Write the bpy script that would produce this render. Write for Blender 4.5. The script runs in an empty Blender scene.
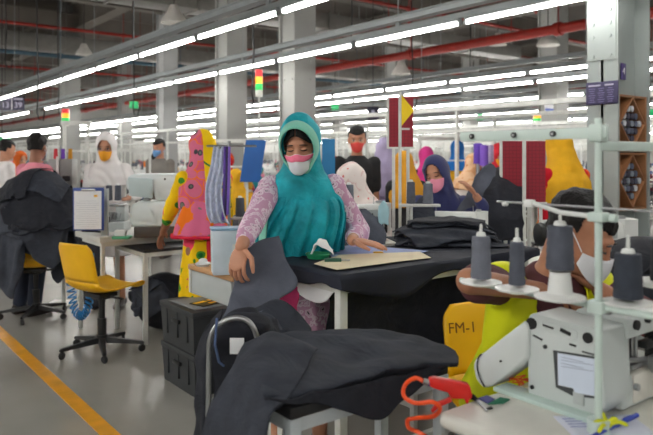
import bpy, bmesh, math, random
import numpy as np
from mathutils import Vector, Matrix, Quaternion, noise
SC = bpy.context.scene
C = SC.collection
F = 660.0; H0 = 1.42; CX = 326.5; HY = 157.0
YAW = math.atan2(513.5, 660.0)
cs, sn = math.cos(YAW), math.sin(YAW)
ROT = -YAW
rnd = random.Random(7)
V = Vector

# ---------------------------------------------------------------- places
def W(X, Y, Z=0.0): return V((X*cs + Y*sn, -X*sn + Y*cs, Z))
def P(px, py, Y): return W((px-CX)/F*Y, Y, H0-(py-HY)/F*Y)
def PZ(px, py, Z): return P(px, py, (H0-Z)*F/(py-HY))
def G(px, Y, Z=0.0): return W((px-CX)/F*Y, Y, Z)
def PX(px, py, x0):
    t = (px-CX)/F
    return P(px, py, x0/(t*cs+sn))
def PYP(px, py, y0):
    t = (px-CX)/F
    return P(px, py, y0/(-t*sn+cs))

# ---------------------------------------------------------------- materials
def lin(c):
    c = c/255.0
    return c/12.92 if c <= 0.04045 else ((c+0.055)/1.055)**2.4
_M = {}
def mat(name, rgb=(200,200,200), rough=0.5, metal=0.0, var=0.06, scale=8.0, bump=0.0, bscale=60.0, emit=0.0, trans=0.0, spec=0.5, sheen=0.0, coat=0.0, crease=0.0):
    if name in _M: return _M[name]
    m = bpy.data.materials.new(name); m.use_nodes = True
    nt = m.node_tree; b = nt.nodes['Principled BSDF']
    col = (lin(rgb[0]), lin(rgb[1]), lin(rgb[2]), 1)
    b.inputs['Roughness'].default_value = rough
    b.inputs['Metallic'].default_value = metal
    b.inputs['Specular IOR Level'].default_value = spec
    if coat: b.inputs['Coat Weight'].default_value = coat
    if sheen:
        b.inputs['Sheen Weight'].default_value = sheen
        b.inputs['Sheen Roughness'].default_value = 0.6
    if trans: b.inputs['Transmission Weight'].default_value = trans
    tc = nt.nodes.new('ShaderNodeTexCoord')
    if var > 0:
        n = nt.nodes.new('ShaderNodeTexNoise'); n.inputs['Scale'].default_value = scale; n.inputs['Detail'].default_value = 4
        nt.links.new(tc.outputs['Object'], n.inputs['Vector'])
        r = nt.nodes.new('ShaderNodeValToRGB')
        r.color_ramp.elements[0].position = 0.3; r.color_ramp.elements[1].position = 0.7
        r.color_ramp.elements[0].color = tuple(max(0, k*(1-var*1.6)) for k in col[:3])+(1,)
        r.color_ramp.elements[1].color = tuple(min(1, k*(1+var*1.6)) for k in col[:3])+(1,)
        nt.links.new(n.outputs['Fac'], r.inputs['Fac'])
        nt.links.new(r.outputs['Color'], b.inputs['Base Color'])
    else:
        b.inputs['Base Color'].default_value = col
    if bump > 0:
        n2 = nt.nodes.new('ShaderNodeTexNoise'); n2.inputs['Scale'].default_value = bscale; n2.inputs['Detail'].default_value = 3
        nt.links.new(tc.outputs['Object'], n2.inputs['Vector'])
        bp = nt.nodes.new('ShaderNodeBump'); bp.inputs['Strength'].default_value = bump; bp.inputs['Distance'].default_value = 0.01
        nt.links.new(n2.outputs['Fac'], bp.inputs['Height'])
        nt.links.new(bp.outputs['Normal'], b.inputs['Normal'])
        if crease > 0:
            n3 = nt.nodes.new('ShaderNodeTexNoise'); n3.inputs['Scale'].default_value = 9; n3.inputs['Detail'].default_value = 2; n3.inputs['Distortion'].default_value = 1.6
            mp = nt.nodes.new('ShaderNodeMapping'); mp.inputs['Scale'].default_value = (1.0, 0.55, 1.7); mp.inputs['Rotation'].default_value = (0.3, 0.5, 0.6)
            nt.links.new(tc.outputs['Object'], mp.inputs['Vector']); nt.links.new(mp.outputs[0], n3.inputs['Vector'])
            b3 = nt.nodes.new('ShaderNodeBump'); b3.inputs['Strength'].default_value = crease; b3.inputs['Distance'].default_value = 0.05
            nt.links.new(n3.outputs['Fac'], b3.inputs['Height']); nt.links.new(b3.outputs['Normal'], bp.inputs['Normal'])
    if emit > 0:
        b.inputs['Emission Color'].default_value = col
        b.inputs['Emission Strength'].default_value = emit
    _M[name] = m
    return m
def print_mat(name, stops, scale=14.0, rough=0.85, kind='voronoi', feature='F1'):
    """a printed cloth: bands of flat colour over a cell distance"""
    if name in _M: return _M[name]
    m = bpy.data.materials.new(name); m.use_nodes = True
    nt = m.node_tree; b = nt.nodes['Principled BSDF']; b.inputs['Roughness'].default_value = rough
    b.inputs['Specular IOR Level'].default_value = 0.2
    tc = nt.nodes.new('ShaderNodeTexCoord')
    v = nt.nodes.new('ShaderNodeTexVoronoi' if kind == 'voronoi' else 'ShaderNodeTexNoise'); v.inputs['Scale'].default_value = scale
    nz = nt.nodes.new('ShaderNodeTexNoise'); nz.inputs['Scale'].default_value = scale*0.8
    mx = nt.nodes.new('ShaderNodeMix'); mx.data_type = 'VECTOR'; mx.inputs[0].default_value = 0.06
    nt.links.new(tc.outputs['Object'], nz.inputs['Vector'])
    nt.links.new(tc.outputs['Object'], mx.inputs[4]); nt.links.new(nz.outputs['Color'], mx.inputs[5])
    nt.links.new(mx.outputs[1], v.inputs['Vector'])
    r = nt.nodes.new('ShaderNodeValToRGB'); r.color_ramp.interpolation = 'CONSTANT'
    el = r.color_ramp.elements
    while len(el) < len(stops): el.new(0.5)
    for e, (p, c) in zip(el, stops):
        e.position = p; e.color = (lin(c[0]), lin(c[1]), lin(c[2]), 1)
    nt.links.new(v.outputs[0] if kind == 'voronoi' else v.outputs['Fac'], r.inputs['Fac'])
    nt.links.new(r.outputs['Color'], b.inputs['Base Color'])
    _M[name] = m
    return m
def emit_mat(name, rgb, strength):
    if name in _M: return _M[name]
    m = bpy.data.materials.new(name); m.use_nodes = True
    nt = m.node_tree; nt.nodes.clear()
    e = nt.nodes.new('ShaderNodeEmission'); o = nt.nodes.new('ShaderNodeOutputMaterial')
    e.inputs['Color'].default_value = (lin(rgb[0]), lin(rgb[1]), lin(rgb[2]), 1); e.inputs['Strength'].default_value = strength
    nt.links.new(e.outputs[0], o.inputs['Surface'])
    _M[name] = m
    return m
def grid_mat(name, base, line, cell=0.012, wid=0.16, rough=0.6):
    """a board ruled in small squares"""
    if name in _M: return _M[name]
    m = bpy.data.materials.new(name); m.use_nodes = True
    nt = m.node_tree; b = nt.nodes['Principled BSDF']; b.inputs['Roughness'].default_value = rough
    tc = nt.nodes.new('ShaderNodeTexCoord')
    br = nt.nodes.new('ShaderNodeTexBrick'); br.offset = 0.0; br.squash = 1.0
    br.inputs['Scale'].default_value = 1.0/cell; br.inputs['Brick Width'].default_value = 1.0; br.inputs['Row Height'].default_value = 1.0
    br.inputs['Mortar Size'].default_value = wid*0.5; br.inputs['Mortar Smooth'].default_value = 0.2
    c1 = tuple(lin(k) for k in base)+(1,)
    br.inputs['Color1'].default_value = c1; br.inputs['Color2'].default_value = c1
    br.inputs['Mortar'].default_value = tuple(lin(k) for k in line)+(1,)
    mp = nt.nodes.new('ShaderNodeMapping'); mp.inputs['Rotation'].default_value = (math.pi/2, 0, 0)
    nt.links.new(tc.outputs['Object'], mp.inputs['Vector']); nt.links.new(mp.outputs[0], br.inputs['Vector'])
    nt.links.new(br.outputs['Color'], b.inputs['Base Color'])
    _M[name] = m
    return m

# ---------------------------------------------------------------- mesh builder
def frame_from(z):
    z = z.normalized()
    a = V((0,0,1)) if abs(z.z) < 0.9 else V((1,0,0))
    x = a.cross(z).normalized(); y = z.cross(x)
    return x, y, z
class MB:
    def __init__(s): s.v = []; s.f = []; s.m = []
    def add(s, vs, fs, mi=0):
        o = len(s.v); s.v.extend(V(p) for p in vs)
        for f in fs: s.f.append(tuple(i+o for i in f)); s.m.append(mi)
        return s
    def box(s, c, size, rz=0.0, rot=None, bev=0.0, mi=0, seg=2):
        bm = bmesh.new(); bmesh.ops.create_cube(bm, size=1.0)
        bmesh.ops.scale(bm, vec=size, verts=bm.verts)
        if bev > 0: bmesh.ops.bevel(bm, geom=bm.edges[:], offset=min(bev, min(size)*0.49), segments=seg, profile=0.5, affect='EDGES')
        R = rot if rot is not None else Matrix.Rotation(rz, 3, 'Z')
        bm.verts.index_update()
        c = V(c)
        s.add([R @ v.co + c for v in bm.verts], [tuple(v.index for v in f.verts) for f in bm.faces], mi); bm.free()
        return s
    def loft(s, rings, cap=True, close=True, mi=0):
        n = len(rings[0]); vs = [p for r in rings for p in r]; fs = []
        for i in range(len(rings)-1):
            for j in range(n if close else n-1):
                k = (j+1) % n
                fs.append((i*n+j, i*n+k, (i+1)*n+k, (i+1)*n+j))
        if cap:
            fs.append(tuple(range(n-1, -1, -1))); o = (len(rings)-1)*n
            fs.append(tuple(o+j for j in range(n)))
        return s.add(vs, fs, mi)
    def cyl(s, p0, p1, r0, r1=None, n=12, cap=True, mi=0):
        r1 = r0 if r1 is None else r1
        p0, p1 = V(p0), V(p1); x, y, z = frame_from(p1-p0)
        R = [[p + (x*math.cos(a)+y*math.sin(a))*r for a in (2*math.pi*k/n for k in range(n))] for p, r in ((p0,r0),(p1,r1))]
        return s.loft(R, cap, mi=mi)
    def tube(s, pts, r, n=8, mi=0, cap=True, closed=False):
        pts = [V(p) for p in pts]; rs = r if isinstance(r, (list,tuple)) else [r]*len(pts)
        rings = []; x = None
        for i, p in enumerate(pts):
            if closed: d = pts[(i+1) % len(pts)]-pts[i-1]
            else: d = pts[min(i+1, len(pts)-1)]-pts[max(i-1, 0)]
            if d.length < 1e-9: d = V((0,0,1))
            d.normalize()
            if x is None: x, y, _ = frame_from(d)
            else:
                x = x - d*x.dot(d)
                if x.length < 1e-6: x, y, _ = frame_from(d)
                x.normalize()
            y = d.cross(x)
            rings.append([p+(x*math.cos(a)+y*math.sin(a))*rs[i] for a in (2*math.pi*k/n for k in range(n))])
        if closed: rings.append(rings[0])
        return s.loft(rings, cap and not closed, mi=mi)
    def lathe(s, prof, c=(0,0,0), n=24, R=None, mi=0, cap=True):
        """prof: list of (r, z)"""
        c = V(c); R = R or Matrix.Identity(3)
        rings = [[R @ V((r*math.cos(a), r*math.sin(a), z)) + c for a in (2*math.pi*k/n for k in range(n))] for r, z in prof]
        return s.loft(rings, cap, mi=mi)
    def ell(s, c, r, R=None, nu=16, nv=10, mi=0):
        R = R or Matrix.Identity(3); c = V(c)
        r = (r,r,r) if not isinstance(r, (tuple,list)) else r
        rings = []
        for i in range(1, nv):
            t = math.pi*i/nv
            rings.append([R @ V((r[0]*math.sin(t)*math.cos(a), r[1]*math.sin(t)*math.sin(a), -r[2]*math.cos(t))) + c for a in (2*math.pi*k/nu for k in range(nu))])
        vs = [p for q in rings for p in q]; fs = []
        for i in range(len(rings)-1):
            for j in range(nu):
                k = (j+1) % nu
                fs.append((i*nu+j, i*nu+k, (i+1)*nu+k, (i+1)*nu+j))
        b = len(vs); vs.append(R @ V((0,0,-r[2]))+c); vs.append(R @ V((0,0,r[2]))+c)
        o = (len(rings)-1)*nu
        for j in range(nu):
            k = (j+1) % nu
            fs.append((b, k, j)); fs.append((b+1, o+j, o+k))
        return s.add(vs, fs, mi)
    def rc(s, p0, p1, r0, r1, n=14, mi=0):
        s.ell(p0, r0*0.998, nu=n, nv=8, mi=mi); s.ell(p1, r1*0.998, nu=n, nv=8, mi=mi)
        return s.cyl(p0, p1, r0, r1, n, mi=mi)
    def prism(s, poly, d, mi=0, bev=0.0):
        """poly: 3d points of one face, pushed along vector d"""
        bm = bmesh.new(); d = V(d)
        vs = [bm.verts.new(p) for p in poly]; f = bm.faces.new(vs); bm.normal_update()
        r = bmesh.ops.extrude_face_region(bm, geom=[f])
        for g in r['geom']:
            if isinstance(g, bmesh.types.BMVert): g.co += d
        bmesh.ops.recalc_face_normals(bm, faces=bm.faces[:])
        if bev > 0: bmesh.ops.bevel(bm, geom=bm.edges[:], offset=bev, segments=2, profile=0.5, affect='EDGES')
        bm.verts.index_update()
        s.add([v.co.copy() for v in bm.verts], [tuple(v.index for v in f.verts) for f in bm.faces], mi); bm.free()
        return s
    def sheet(s, rows, mi=0):
        n = len(rows[0]); vs = [p for r in rows for p in r]
        return s.add(vs, [(i*n+j, i*n+j+1, (i+1)*n+j+1, (i+1)*n+j) for i in range(len(rows)-1) for j in range(n-1)], mi)
    def xf(s, M):
        s.v = [M @ p for p in s.v]; return s
    def mesh(s, name, mats=(), smooth=True, ang=42):
        me = bpy.data.meshes.new(name)
        me.from_pydata([tuple(p) for p in s.v], [], s.f); me.update()
        for m in mats: me.materials.append(m)
        if any(s.m): me.polygons.foreach_set('material_index', s.m)
        bm = bmesh.new(); bm.from_mesh(me)
        bmesh.ops.recalc_face_normals(bm, faces=bm.faces[:])
        a = math.radians(ang)
        for f in bm.faces: f.smooth = smooth
        if smooth:
            for e in bm.edges:
                if len(e.link_faces) == 2 and e.calc_face_angle(0) > a: e.smooth = False
        bm.to_mesh(me); bm.free()
        return me
    def build(s, name, mats, parent=None, loc=None, rz=0.0, smooth=True, ang=42, local=True, solid=0.0, sub=0):
        mats = mats if isinstance(mats, (list,tuple)) else [mats]
        return link(name, s.mesh(name, mats, smooth, ang), parent, loc, rz, solid, sub)
def link(name, me, parent=None, loc=None, rz=0.0, solid=0.0, sub=0):
    o = bpy.data.objects.new(name, me); C.objects.link(o)
    if parent is not None: o.parent = parent
    if loc is not None: o.location = loc
    if rz: o.rotation_euler = (0,0,rz)
    if solid:
        md = o.modifiers.new('thick', 'SOLIDIFY'); md.thickness = solid; md.offset = -1
    if sub:
        md = o.modifiers.new('sub', 'SUBSURF'); md.levels = sub; md.render_levels = sub
    return o
def tag(o, label, cat, group=None, kind=None):
    if label: o['label'] = label
    if cat: o['category'] = cat
    if group: o['group'] = group
    if kind: o['kind'] = kind
    return o
def thing(name, label, cat, loc=(0,0,0), rz=0.0, group=None):
    o = bpy.data.objects.new(name, None); C.objects.link(o); o.empty_display_size = 0.1
    o.location = loc; o.rotation_euler = (0,0,rz)
    return tag(o, label, cat, group)
def one(name, mb, mats, label, cat, loc=(0,0,0), rz=0.0, group=None, **k):
    return tag(mb.build(name, mats, None, loc, rz, **k), label, cat, group)
def struct(name, mb, mats, **k):
    o = mb.build(name, mats, **k); o['kind'] = 'structure'; return o
def dup(root, loc, rz=None, label=None, group=None, swap=None):
    def cp(o, par):
        c = o.copy(); C.objects.link(c); c.parent = par
        if swap and o.type == 'MESH':
            for i, sl in enumerate(c.material_slots):
                if sl.material and sl.material.name in swap:
                    sl.link = 'OBJECT'; sl.material = swap[sl.material.name]
        for ch in o.children: cp(ch, c)
        return c
    r = cp(root, None); r.location = loc
    if rz is not None: r.rotation_euler = (0,0,rz)
    if label: r['label'] = label
    if group: r['group'] = group
    return r
ORD = ['first','second','third','fourth','fifth','sixth','seventh','eighth','ninth','tenth','eleventh','twelfth','thirteenth','fourteenth','fifteenth','sixteenth','seventeenth','eighteenth','nineteenth','twentieth',
 'twenty-first','twenty-second','twenty-third','twenty-fourth','twenty-fifth','twenty-sixth','twenty-seventh','twenty-eighth','twenty-ninth','thirtieth','thirty-first','thirty-second']
def rings_ell(specs, n=20, fold=0.0, nf=9, ph=0.0):
    """specs: (centre, x-vector, y-vector) -> rings"""
    out = []
    for c, x, y in specs:
        c, x, y = V(c), V(x), V(y)
        out.append([c + (x*math.cos(a)+y*math.sin(a))*(1+fold*math.sin(nf*a+ph)) for a in (2*math.pi*k/n for k in range(n))])
    return out
def text_part(name, body, size, mat_, parent, loc, rot, depth=0.0008, align='CENTER'):
    cu = bpy.data.curves.new(name, 'FONT'); cu.body = body; cu.size = size; cu.extrude = depth
    cu.align_x = align; cu.align_y = 'CENTER'; cu.materials.append(mat_)
    tmp = bpy.data.objects.new('tmp', cu); C.objects.link(tmp)
    dg = bpy.context.evaluated_depsgraph_get(); dg.update()
    me = bpy.data.meshes.new_from_object(tmp.evaluated_get(dg), depsgraph=dg); bpy.data.objects.remove(tmp); bpy.data.curves.remove(cu)
    me.name = name
    o = bpy.data.objects.new(name, me); C.objects.link(o)
    if parent is not None: o.parent = parent
    o.location = loc; o.rotation_euler = rot
    return o
def catmull(pts, per=6):
    pts = [V(p) for p in pts]; out = []
    n = len(pts)
    for i in range(n-1):
        p0 = pts[i-1] if i > 0 else pts[0]*2-pts[1]
        p3 = pts[i+2] if i+2 < n else pts[-1]*2-pts[-2]
        p1, p2 = pts[i], pts[i+1]
        for k in range(per):
            t = k/per
            out.append(0.5*((2*p1)+(p2-p0)*t+(2*p0-5*p1+4*p2-p3)*t*t+(3*p1-p0-3*p2+p3)*t**3))
    out.append(pts[-1]); return out
def patch(ctrl, pu=6, pv=6, wr=0.0, ws=9.0, seed=0.0):
    """smooth cloth surface through a net of control points (rows of points)"""
    rows = [catmull(r, pu) for r in ctrl]
    cols = [catmull([r[j] for r in rows], pv) for j in range(len(rows[0]))]
    out = [[cols[j][i] for j in range(len(cols))] for i in range(len(cols[0]))]
    if wr:
        for r in out:
            for j, p in enumerate(r):
                q = p*ws + V((seed, seed*1.7, 0))
                r[j] = p + V((noise.noise(q), noise.noise(q+V((31,7,3))), noise.noise(q+V((5,19,41)))*1.3))*wr
    return out
# ---------------------------------------------------------------- people
def remesh(mb, voxel, it=3, fac=0.5):
    me = mb.mesh('tmp', ()); o = bpy.data.objects.new('tmp', me); C.objects.link(o)
    md = o.modifiers.new('r', 'REMESH'); md.mode = 'VOXEL'; md.voxel_size = voxel; md.use_smooth_shade = True
    if it:
        ms = o.modifiers.new('s', 'SMOOTH'); ms.iterations = it; ms.factor = fac
    dg = bpy.context.evaluated_depsgraph_get(); dg.update()
    ev = o.evaluated_get(dg)
    out = bpy.data.meshes.new_from_object(ev, depsgraph=dg)
    bpy.data.objects.remove(o); bpy.data.meshes.remove(me)
    return out
def post(me, keep=None, move=None):
    bm = bmesh.new(); bm.from_mesh(me)
    if move:
        bm.normal_update()
        for v, d in [(v, move(v.co, v.normal)) for v in bm.verts]:
            if d: v.co += v.normal*d
    if keep:
        dead = [f for f in bm.faces if not keep(f.calc_center_median())]
        bmesh.ops.delete(bm, geom=dead, context='FACES')
    for f in bm.faces: f.smooth = True
    bm.to_mesh(me); bm.free(); return me
def join_islands(me, mb):
    """adds the islands of mb (with their material numbers) to the mesh"""
    bm = bmesh.new(); bm.from_mesh(me)
    base = [bm.verts.new(p) for p in mb.v]
    for f, m in zip(mb.f, mb.m):
        try:
            g = bm.faces.new([base[i] for i in f]); g.material_index = m; g.smooth = True
        except ValueError: pass
    bm.to_mesh(me); bm.free(); return me
def ik(S, T, l1, l2, pole):
    d = T-S; L = d.length
    if L > (l1+l2)*0.995:
        T = S + d*((l1+l2)*0.995/L); d = T-S; L = d.length
    if L < abs(l1-l2)*1.2+0.02: L = abs(l1-l2)*1.2+0.02
    u = d.normalized(); a = (l1*l1-l2*l2+L*L)/(2*L); h = math.sqrt(max(0, l1*l1-a*a))
    p = pole - u*pole.dot(u)
    p = p.normalized() if p.length > 1e-6 else V((0,0,-1))
    return S+u*a+p*h, T
def hand_geo(mb, wrist, d, nrm, side, s=1.0, curl=0.4, thumb=0.6, mi=0):
    """palm + five fingers; d towards the fingertips, nrm out of the back of the hand; side=+1 thumb towards d x nrm"""
    d = d.normalized(); nrm = (nrm-d*nrm.dot(d)).normalized(); b = d.cross(nrm)*side
    R = Matrix((b, d, nrm)).transposed()
    mb.ell(wrist+d*0.048*s, (0.039*s, 0.054*s, 0.0145*s), R, 14, 8, mi)
    lens = [0.070, 0.079, 0.073, 0.056]
    for k in range(4):
        off = (0.028-0.0185*k)*s
        p = wrist + b*off + d*(0.083-0.004*abs(k-1.2))*s
        q = p - d*0.03*s; pts = [q, p]; ang = 0.0
        spread = 0.05*(1.5-k)
        for j, fr in enumerate((0.44, 0.32, 0.24)):
            ang += curl*(0.75, 1.0, 0.7)[j]
            dd = (d*math.cos(ang) - nrm*math.sin(ang) + b*spread).normalized()
            pts.append(pts[-1]+dd*lens[k]*fr*s)
        mb.tube(pts, [0.0085*s, 0.0088*s, 0.0082*s, 0.0074*s, 0.0055*s], 10, mi)
        mb.ell(pts[-1], 0.0055*s, None, 8, 6, mi)
    p = wrist + b*0.027*s + d*0.022*s
    t1 = (d*0.65+b*0.75-nrm*0.25*thumb).normalized(); t2 = (d*0.95+b*0.25-nrm*0.35*thumb).normalized()
    pts = [p-t1*0.01*s, p+t1*0.034*s, p+t1*0.034*s+t2*0.03*s, p+t1*0.034*s+t2*0.054*s]
    mb.tube(pts, [0.012*s, 0.0105*s, 0.0092*s, 0.0062*s], 10, mi); mb.ell(pts[-1], 0.0062*s, None, 8, 6, mi)
SKIN = mat('skin', (196,140,112), 0.5, var=0.05, scale=20, spec=0.4)
SKIN2 = mat('skin_deep', (150,102,80), 0.5, var=0.05, scale=20, spec=0.4)
EYEW = mat('eye_white', (225,220,212), 0.3, var=0)
DARK = mat('eye_dark', (28,20,18), 0.4, var=0)
HAIR = mat('hair_black', (20,17,17), 0.55, var=0.2, scale=60, bump=0.6, bscale=140, spec=.3)
MASKW = mat('mask_white', (226,228,234), 0.8, var=0.02)
SHOE = mat('shoe_dark', (48,42,40), 0.6)
JEANS = mat('jeans', (40,48,66), 0.85, var=0.1, bump=0.3, bscale=200)

SEATED = []
def person(label, loc, rz, height=1.58, seated=False, lean=0.0, side=0.0, head=(0,0,0), L=None, R=None, poleL=None, poleR=None,
           sleeve=0.9, top=None, bottom=None, dress=None, hood=None, hood_drop=0.16, hood_open=(0.058, 0.088), hair=None, mask=None, mask_top=None,
           vox=0.016, fingers=False, group=None, skin=None, vest=None, lids=False, handcurl=(0.35,0.35), handn=(None,None), handd=(None,None), slim=1.0, hipz=None, swing=0.0, edge=None, shawl=0.0):
    s = height/1.6; skin = skin or SKIN
    root = thing('person', label, 'person', loc, rz, group)
    Rz = Matrix.Rotation(-rz, 3, 'Z'); lo = V(loc)
    tol = lambda w: Rz @ (V(w)-lo)
    hz = (hipz if hipz else (0.5 if seated else 0.84*s))
    pel = V((0, 0, hz)); la = math.radians(lean); sa = math.radians(side)
    up = V((math.sin(sa), -math.sin(la)*math.cos(sa), math.cos(la)*math.cos(sa))).normalized()
    X = (V((1,0,0)) - up*up.x).normalized(); Yv = up.cross(X)
    sp = lambda t: pel + up*t*s
    neck = sp(0.50); shz = 0.445
    sw = 0.158*s*slim
    sh = {1: sp(shz)+X*sw, -1: sp(shz)-X*sw}
    hy, hp, hr = (math.radians(a) for a in head)
    HR = Matrix.Rotation(hy, 3, 'Z') @ Matrix.Rotation(hp, 3, 'X') @ Matrix.Rotation(hr, 3, 'Y')
    hc = neck + up*0.075*s + (HR @ V((0, -0.018, 0.085)))*s
    hl = lambda p: hc + HR @ (V(p)*s)
    # ---- body
    B = MB()
    def torso(mb, g, z0=-0.06, z1=0.5):
        spec = [(-0.06,0.150,0.105),(0.02,0.160,0.112),(0.10,0.148,0.100),(0.20,0.132,0.090),(0.30,0.146,0.102),(0.38,0.152,0.100),(0.44,0.150,0.080),(0.48,0.085,0.062),(0.51,0.055,0.055)]
        rg = [(sp(t), X*(a*s*slim+g), Yv*(b*s*slim+g)) for t, a, b in spec if z0-1e-6 <= t <= z1+0.02]
        mb.loft(rings_ell(rg, 20))
    torso(B, 0)
    B.rc(neck-up*0.03*s, hl((0,0.022,-0.06)), 0.054*s, 0.05*s)
    R3 = HR
    def he(c, r): B.ell(hl(c), tuple(k*s for k in r), R3, 16, 12)
    he((0,.012,.035), (.074,.092,.080)); he((0,-.022,-.028), (.063,.070,.084)); he((0,-.05,-.083), (.035,.037,.029))
    for q in (1,-1):
        he((q*.034,-.056,-.032), (.027,.03,.028)); he((q*.075,.014,-.012), (.010,.021,.033))
    B.rc(hl((0,-.088,.004)), hl((0,-.104,-.034)), .010*s, .015*s, 10); he((0,-.083,.024), (.044,.012,.011))
    he((0,-.088,-.062), (.022,.010,.010))
    arm = {}
    l1, l2 = 0.27*s, 0.245*s
    for q, T, pole in ((1, L, poleL), (-1, R, poleR)):
        S = sh[q]
        if T is None:
            E = S + V((q*0.045, 0.02, -1)).normalized()*l1; Wp = E + V((q*0.02, -0.12, -1)).normalized()*l2
        else:
            pl = (Rz @ V(pole)) if pole is not None else (X*q*0.55 + V((0,0.45,-0.8)))
            E, Wp = ik(S, tol(T), l1, l2, pl)
        arm[q] = (S, E, Wp)
        B.rc(S, E, 0.044*s, 0.037*s); B.rc(E, Wp, 0.037*s, 0.026*s)
        hd = (Wp-E).normalized(); i = 0 if q == 1 else 1
        if handd[i] is not None: hd = Rz @ V(handd[i])
        nr = (Rz @ V(handn[i])) if handn[i] is not None else V((q*0.5, 0, 0.85))
        arm[q] += (hd, nr)
        if not fingers: 
            x, y, z = frame_from(hd)
            B.ell(Wp+hd*0.06*s, (0.032*s,0.02*s,0.07*s), Matrix((x,y,z)).transposed(), 10, 8)
    leg = {}
    for q in (1,-1):
        hip = pel + X*q*0.085*s + V((0,0,-0.03*s))
        if seated:
            kn = hip + V((q*0.06, -0.40*s, 0.0)); kn.z = 0.47*s; an = V((kn.x, kn.y+0.04, 0.08))
        else:
            kn = V((q*0.09*s, -0.02+q*swing*0.5, 0.45*s)); an = V((q*0.10*s, 0.03+q*swing, 0.08*s))
        leg[q] = (hip, kn, an)
        B.rc(hip, kn, 0.078*s, 0.052*s); B.rc(kn, an, 0.052*s, 0.036*s)
        B.rc(an+V((0,0.02,-0.035)), an+V((0,-0.14*s,-0.05)), 0.036*s, 0.026*s)
    me = remesh(B, vox, 2)
    I = MB()
    for q in (1,-1):
        I.ell(hl((q*.0305,-.0845,.0)), (.0145*s,.0085*s,.0072*s), R3, 12, 8, 0 if lids else 1)
        if not lids: I.ell(hl((q*.0305,-.0905,-.001)), (.0062*s,.004*s,.0062*s), R3, 10, 6, 2)
        dz = -.004 if lids else .006
        I.tube([hl((q*.0305+k*.0072, (-.0950 if lids else -.0935)+k*k*.0016, dz-abs(k)*(.0012 if not lids else -.0014))) for k in (-2,-1,0,1,2)], .0024*s, 6, 2)
        I.tube([hl((q*.032+k*.009, -.0955+(k*q+.6)**2*.0009, .0235-.0018*(k*q if k*q>0 else 0))) for k in (-2,-1,0,1,2)], [.0016*s,.0028*s,.0032*s,.0028*s,.0016*s], 6, 2)
    if fingers:
        for q in (1,-1):
            S, E, Wp, hd, nr = arm[q]
            hand_geo(I, Wp, hd, nr, q, s, handcurl[0 if q == 1 else 1])
    join_islands(me, I)
    for m in (skin, EYEW, DARK): me.materials.append(m)
    link('body', me, root)
    for q in (1,-1):
        hip, kn, an = leg[q]
        M = MB().loft([[an+V((math.cos(a)*w*s, yy*s, -0.08*s+0.003+z*s+ (math.sin(a)*h*s))) for a in (2*math.pi*k/14 for k in range(14))] for yy, w, z, h in
            ((.075,.02,.035,.02),(.06,.034,.045,.042),(0,.04,.045,.044),(-.06,.043,.034,.033),(-.13,.042,.026,.025),(-.17,.03,.022,.02),(-.182,.012,.02,.012))])
        M.build('shoe', SHOE, root)
    # ---- clothes
    if bottom is not None:
        Bt = MB(); torso(Bt, 0.008, -0.06, 0.1)
        for q in (1,-1):
            hip, kn, an = leg[q]
            Bt.rc(hip, kn, 0.092*s, 0.07*s); Bt.rc(kn, an+V((0,0,0.02)), 0.07*s, 0.06*s)
        m2 = remesh(Bt, max(vox, 0.014), 2); m2.materials.append(bottom); link('trousers', m2, root)
    if top is not None:
        T_ = MB(); torso(T_, 0.014, -0.06, 0.49)
        for q in (1,-1):
            S, E, Wp, hd, nr = arm[q]
            T_.ell(S, 0.062*s)
            if sleeve <= 0.5: T_.rc(S, S+(E-S)*sleeve*2, 0.060*s, 0.057*s)
            else:
                T_.rc(S, E, 0.058*s, 0.052*s); T_.rc(E, E+(Wp-E)*(sleeve-0.5)*2, 0.052*s, 0.041*s)
        if dress is not None:
            if seated:
                for q in (1,-1):
                    hip, kn, an = leg[q]; T_.rc(hip, kn, 0.115*s, 0.10*s); T_.rc(kn, V((kn.x, kn.y, dress)), 0.10*s, 0.11*s)
            else:
                zz = [hz+0.12, hz+0.0, hz-0.15, (hz+dress)/2-0.05, dress]; rx = [.150,.178,.19,.205,.225]; ry = [.105,.128,.15,.17,.185]
                T_.loft(rings_ell([(V((0,-0.0,z)), V((a*s*slim,0,0)), V((0,b*s*slim,0))) for z, a, b in zip(zz, rx, ry)], 40, 0.05, 9))
        m3 = remesh(T_, max(vox*0.9, 0.009), 2)
        def fold(p, n):
            a = math.atan2(p.y, p.x)
            return 0.006*noise.noise(V((p.x*9, p.y*9, p.z*7))) + 0.004*math.sin(p.z*46 + 6*noise.noise(p*6))*max(0, noise.noise(p*4))
        post(m3, None, fold); m3.materials.append(top); link('tunic' if dress else 'shirt', m3, root)
    if vest is not None:
        T_ = MB(); torso(T_, 0.03, -0.06, 0.47)
        for q in (1,-1): T_.ell(sh[q]*0.97+sp(shz)*0.03+up*0.006, 0.074*s)
        m3 = remesh(T_, max(vox*0.9, 0.009), 2)
        inv = Matrix((X, Yv, up))
        def kv(p):
            q = inv @ (p-pel)
            if abs(q.x) < 0.034+0.0*q.z and q.y < 0: return False      # open down the front
            if q.z > 0.30*s and q.y < 0 and abs(q.x) < 0.034+(q.z/s-0.30)*0.34: return False
            if q.z > 0.42*s and abs(q.x) < 0.075*s: return False
            return abs(q.x) < 0.186*s or (q.z < .36*s)
        post(m3, kv, lambda p, n: 0.006*noise.noise(p*11)); m3.materials.append(vest)
        link('vest', m3, root, solid=0.005)
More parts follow.
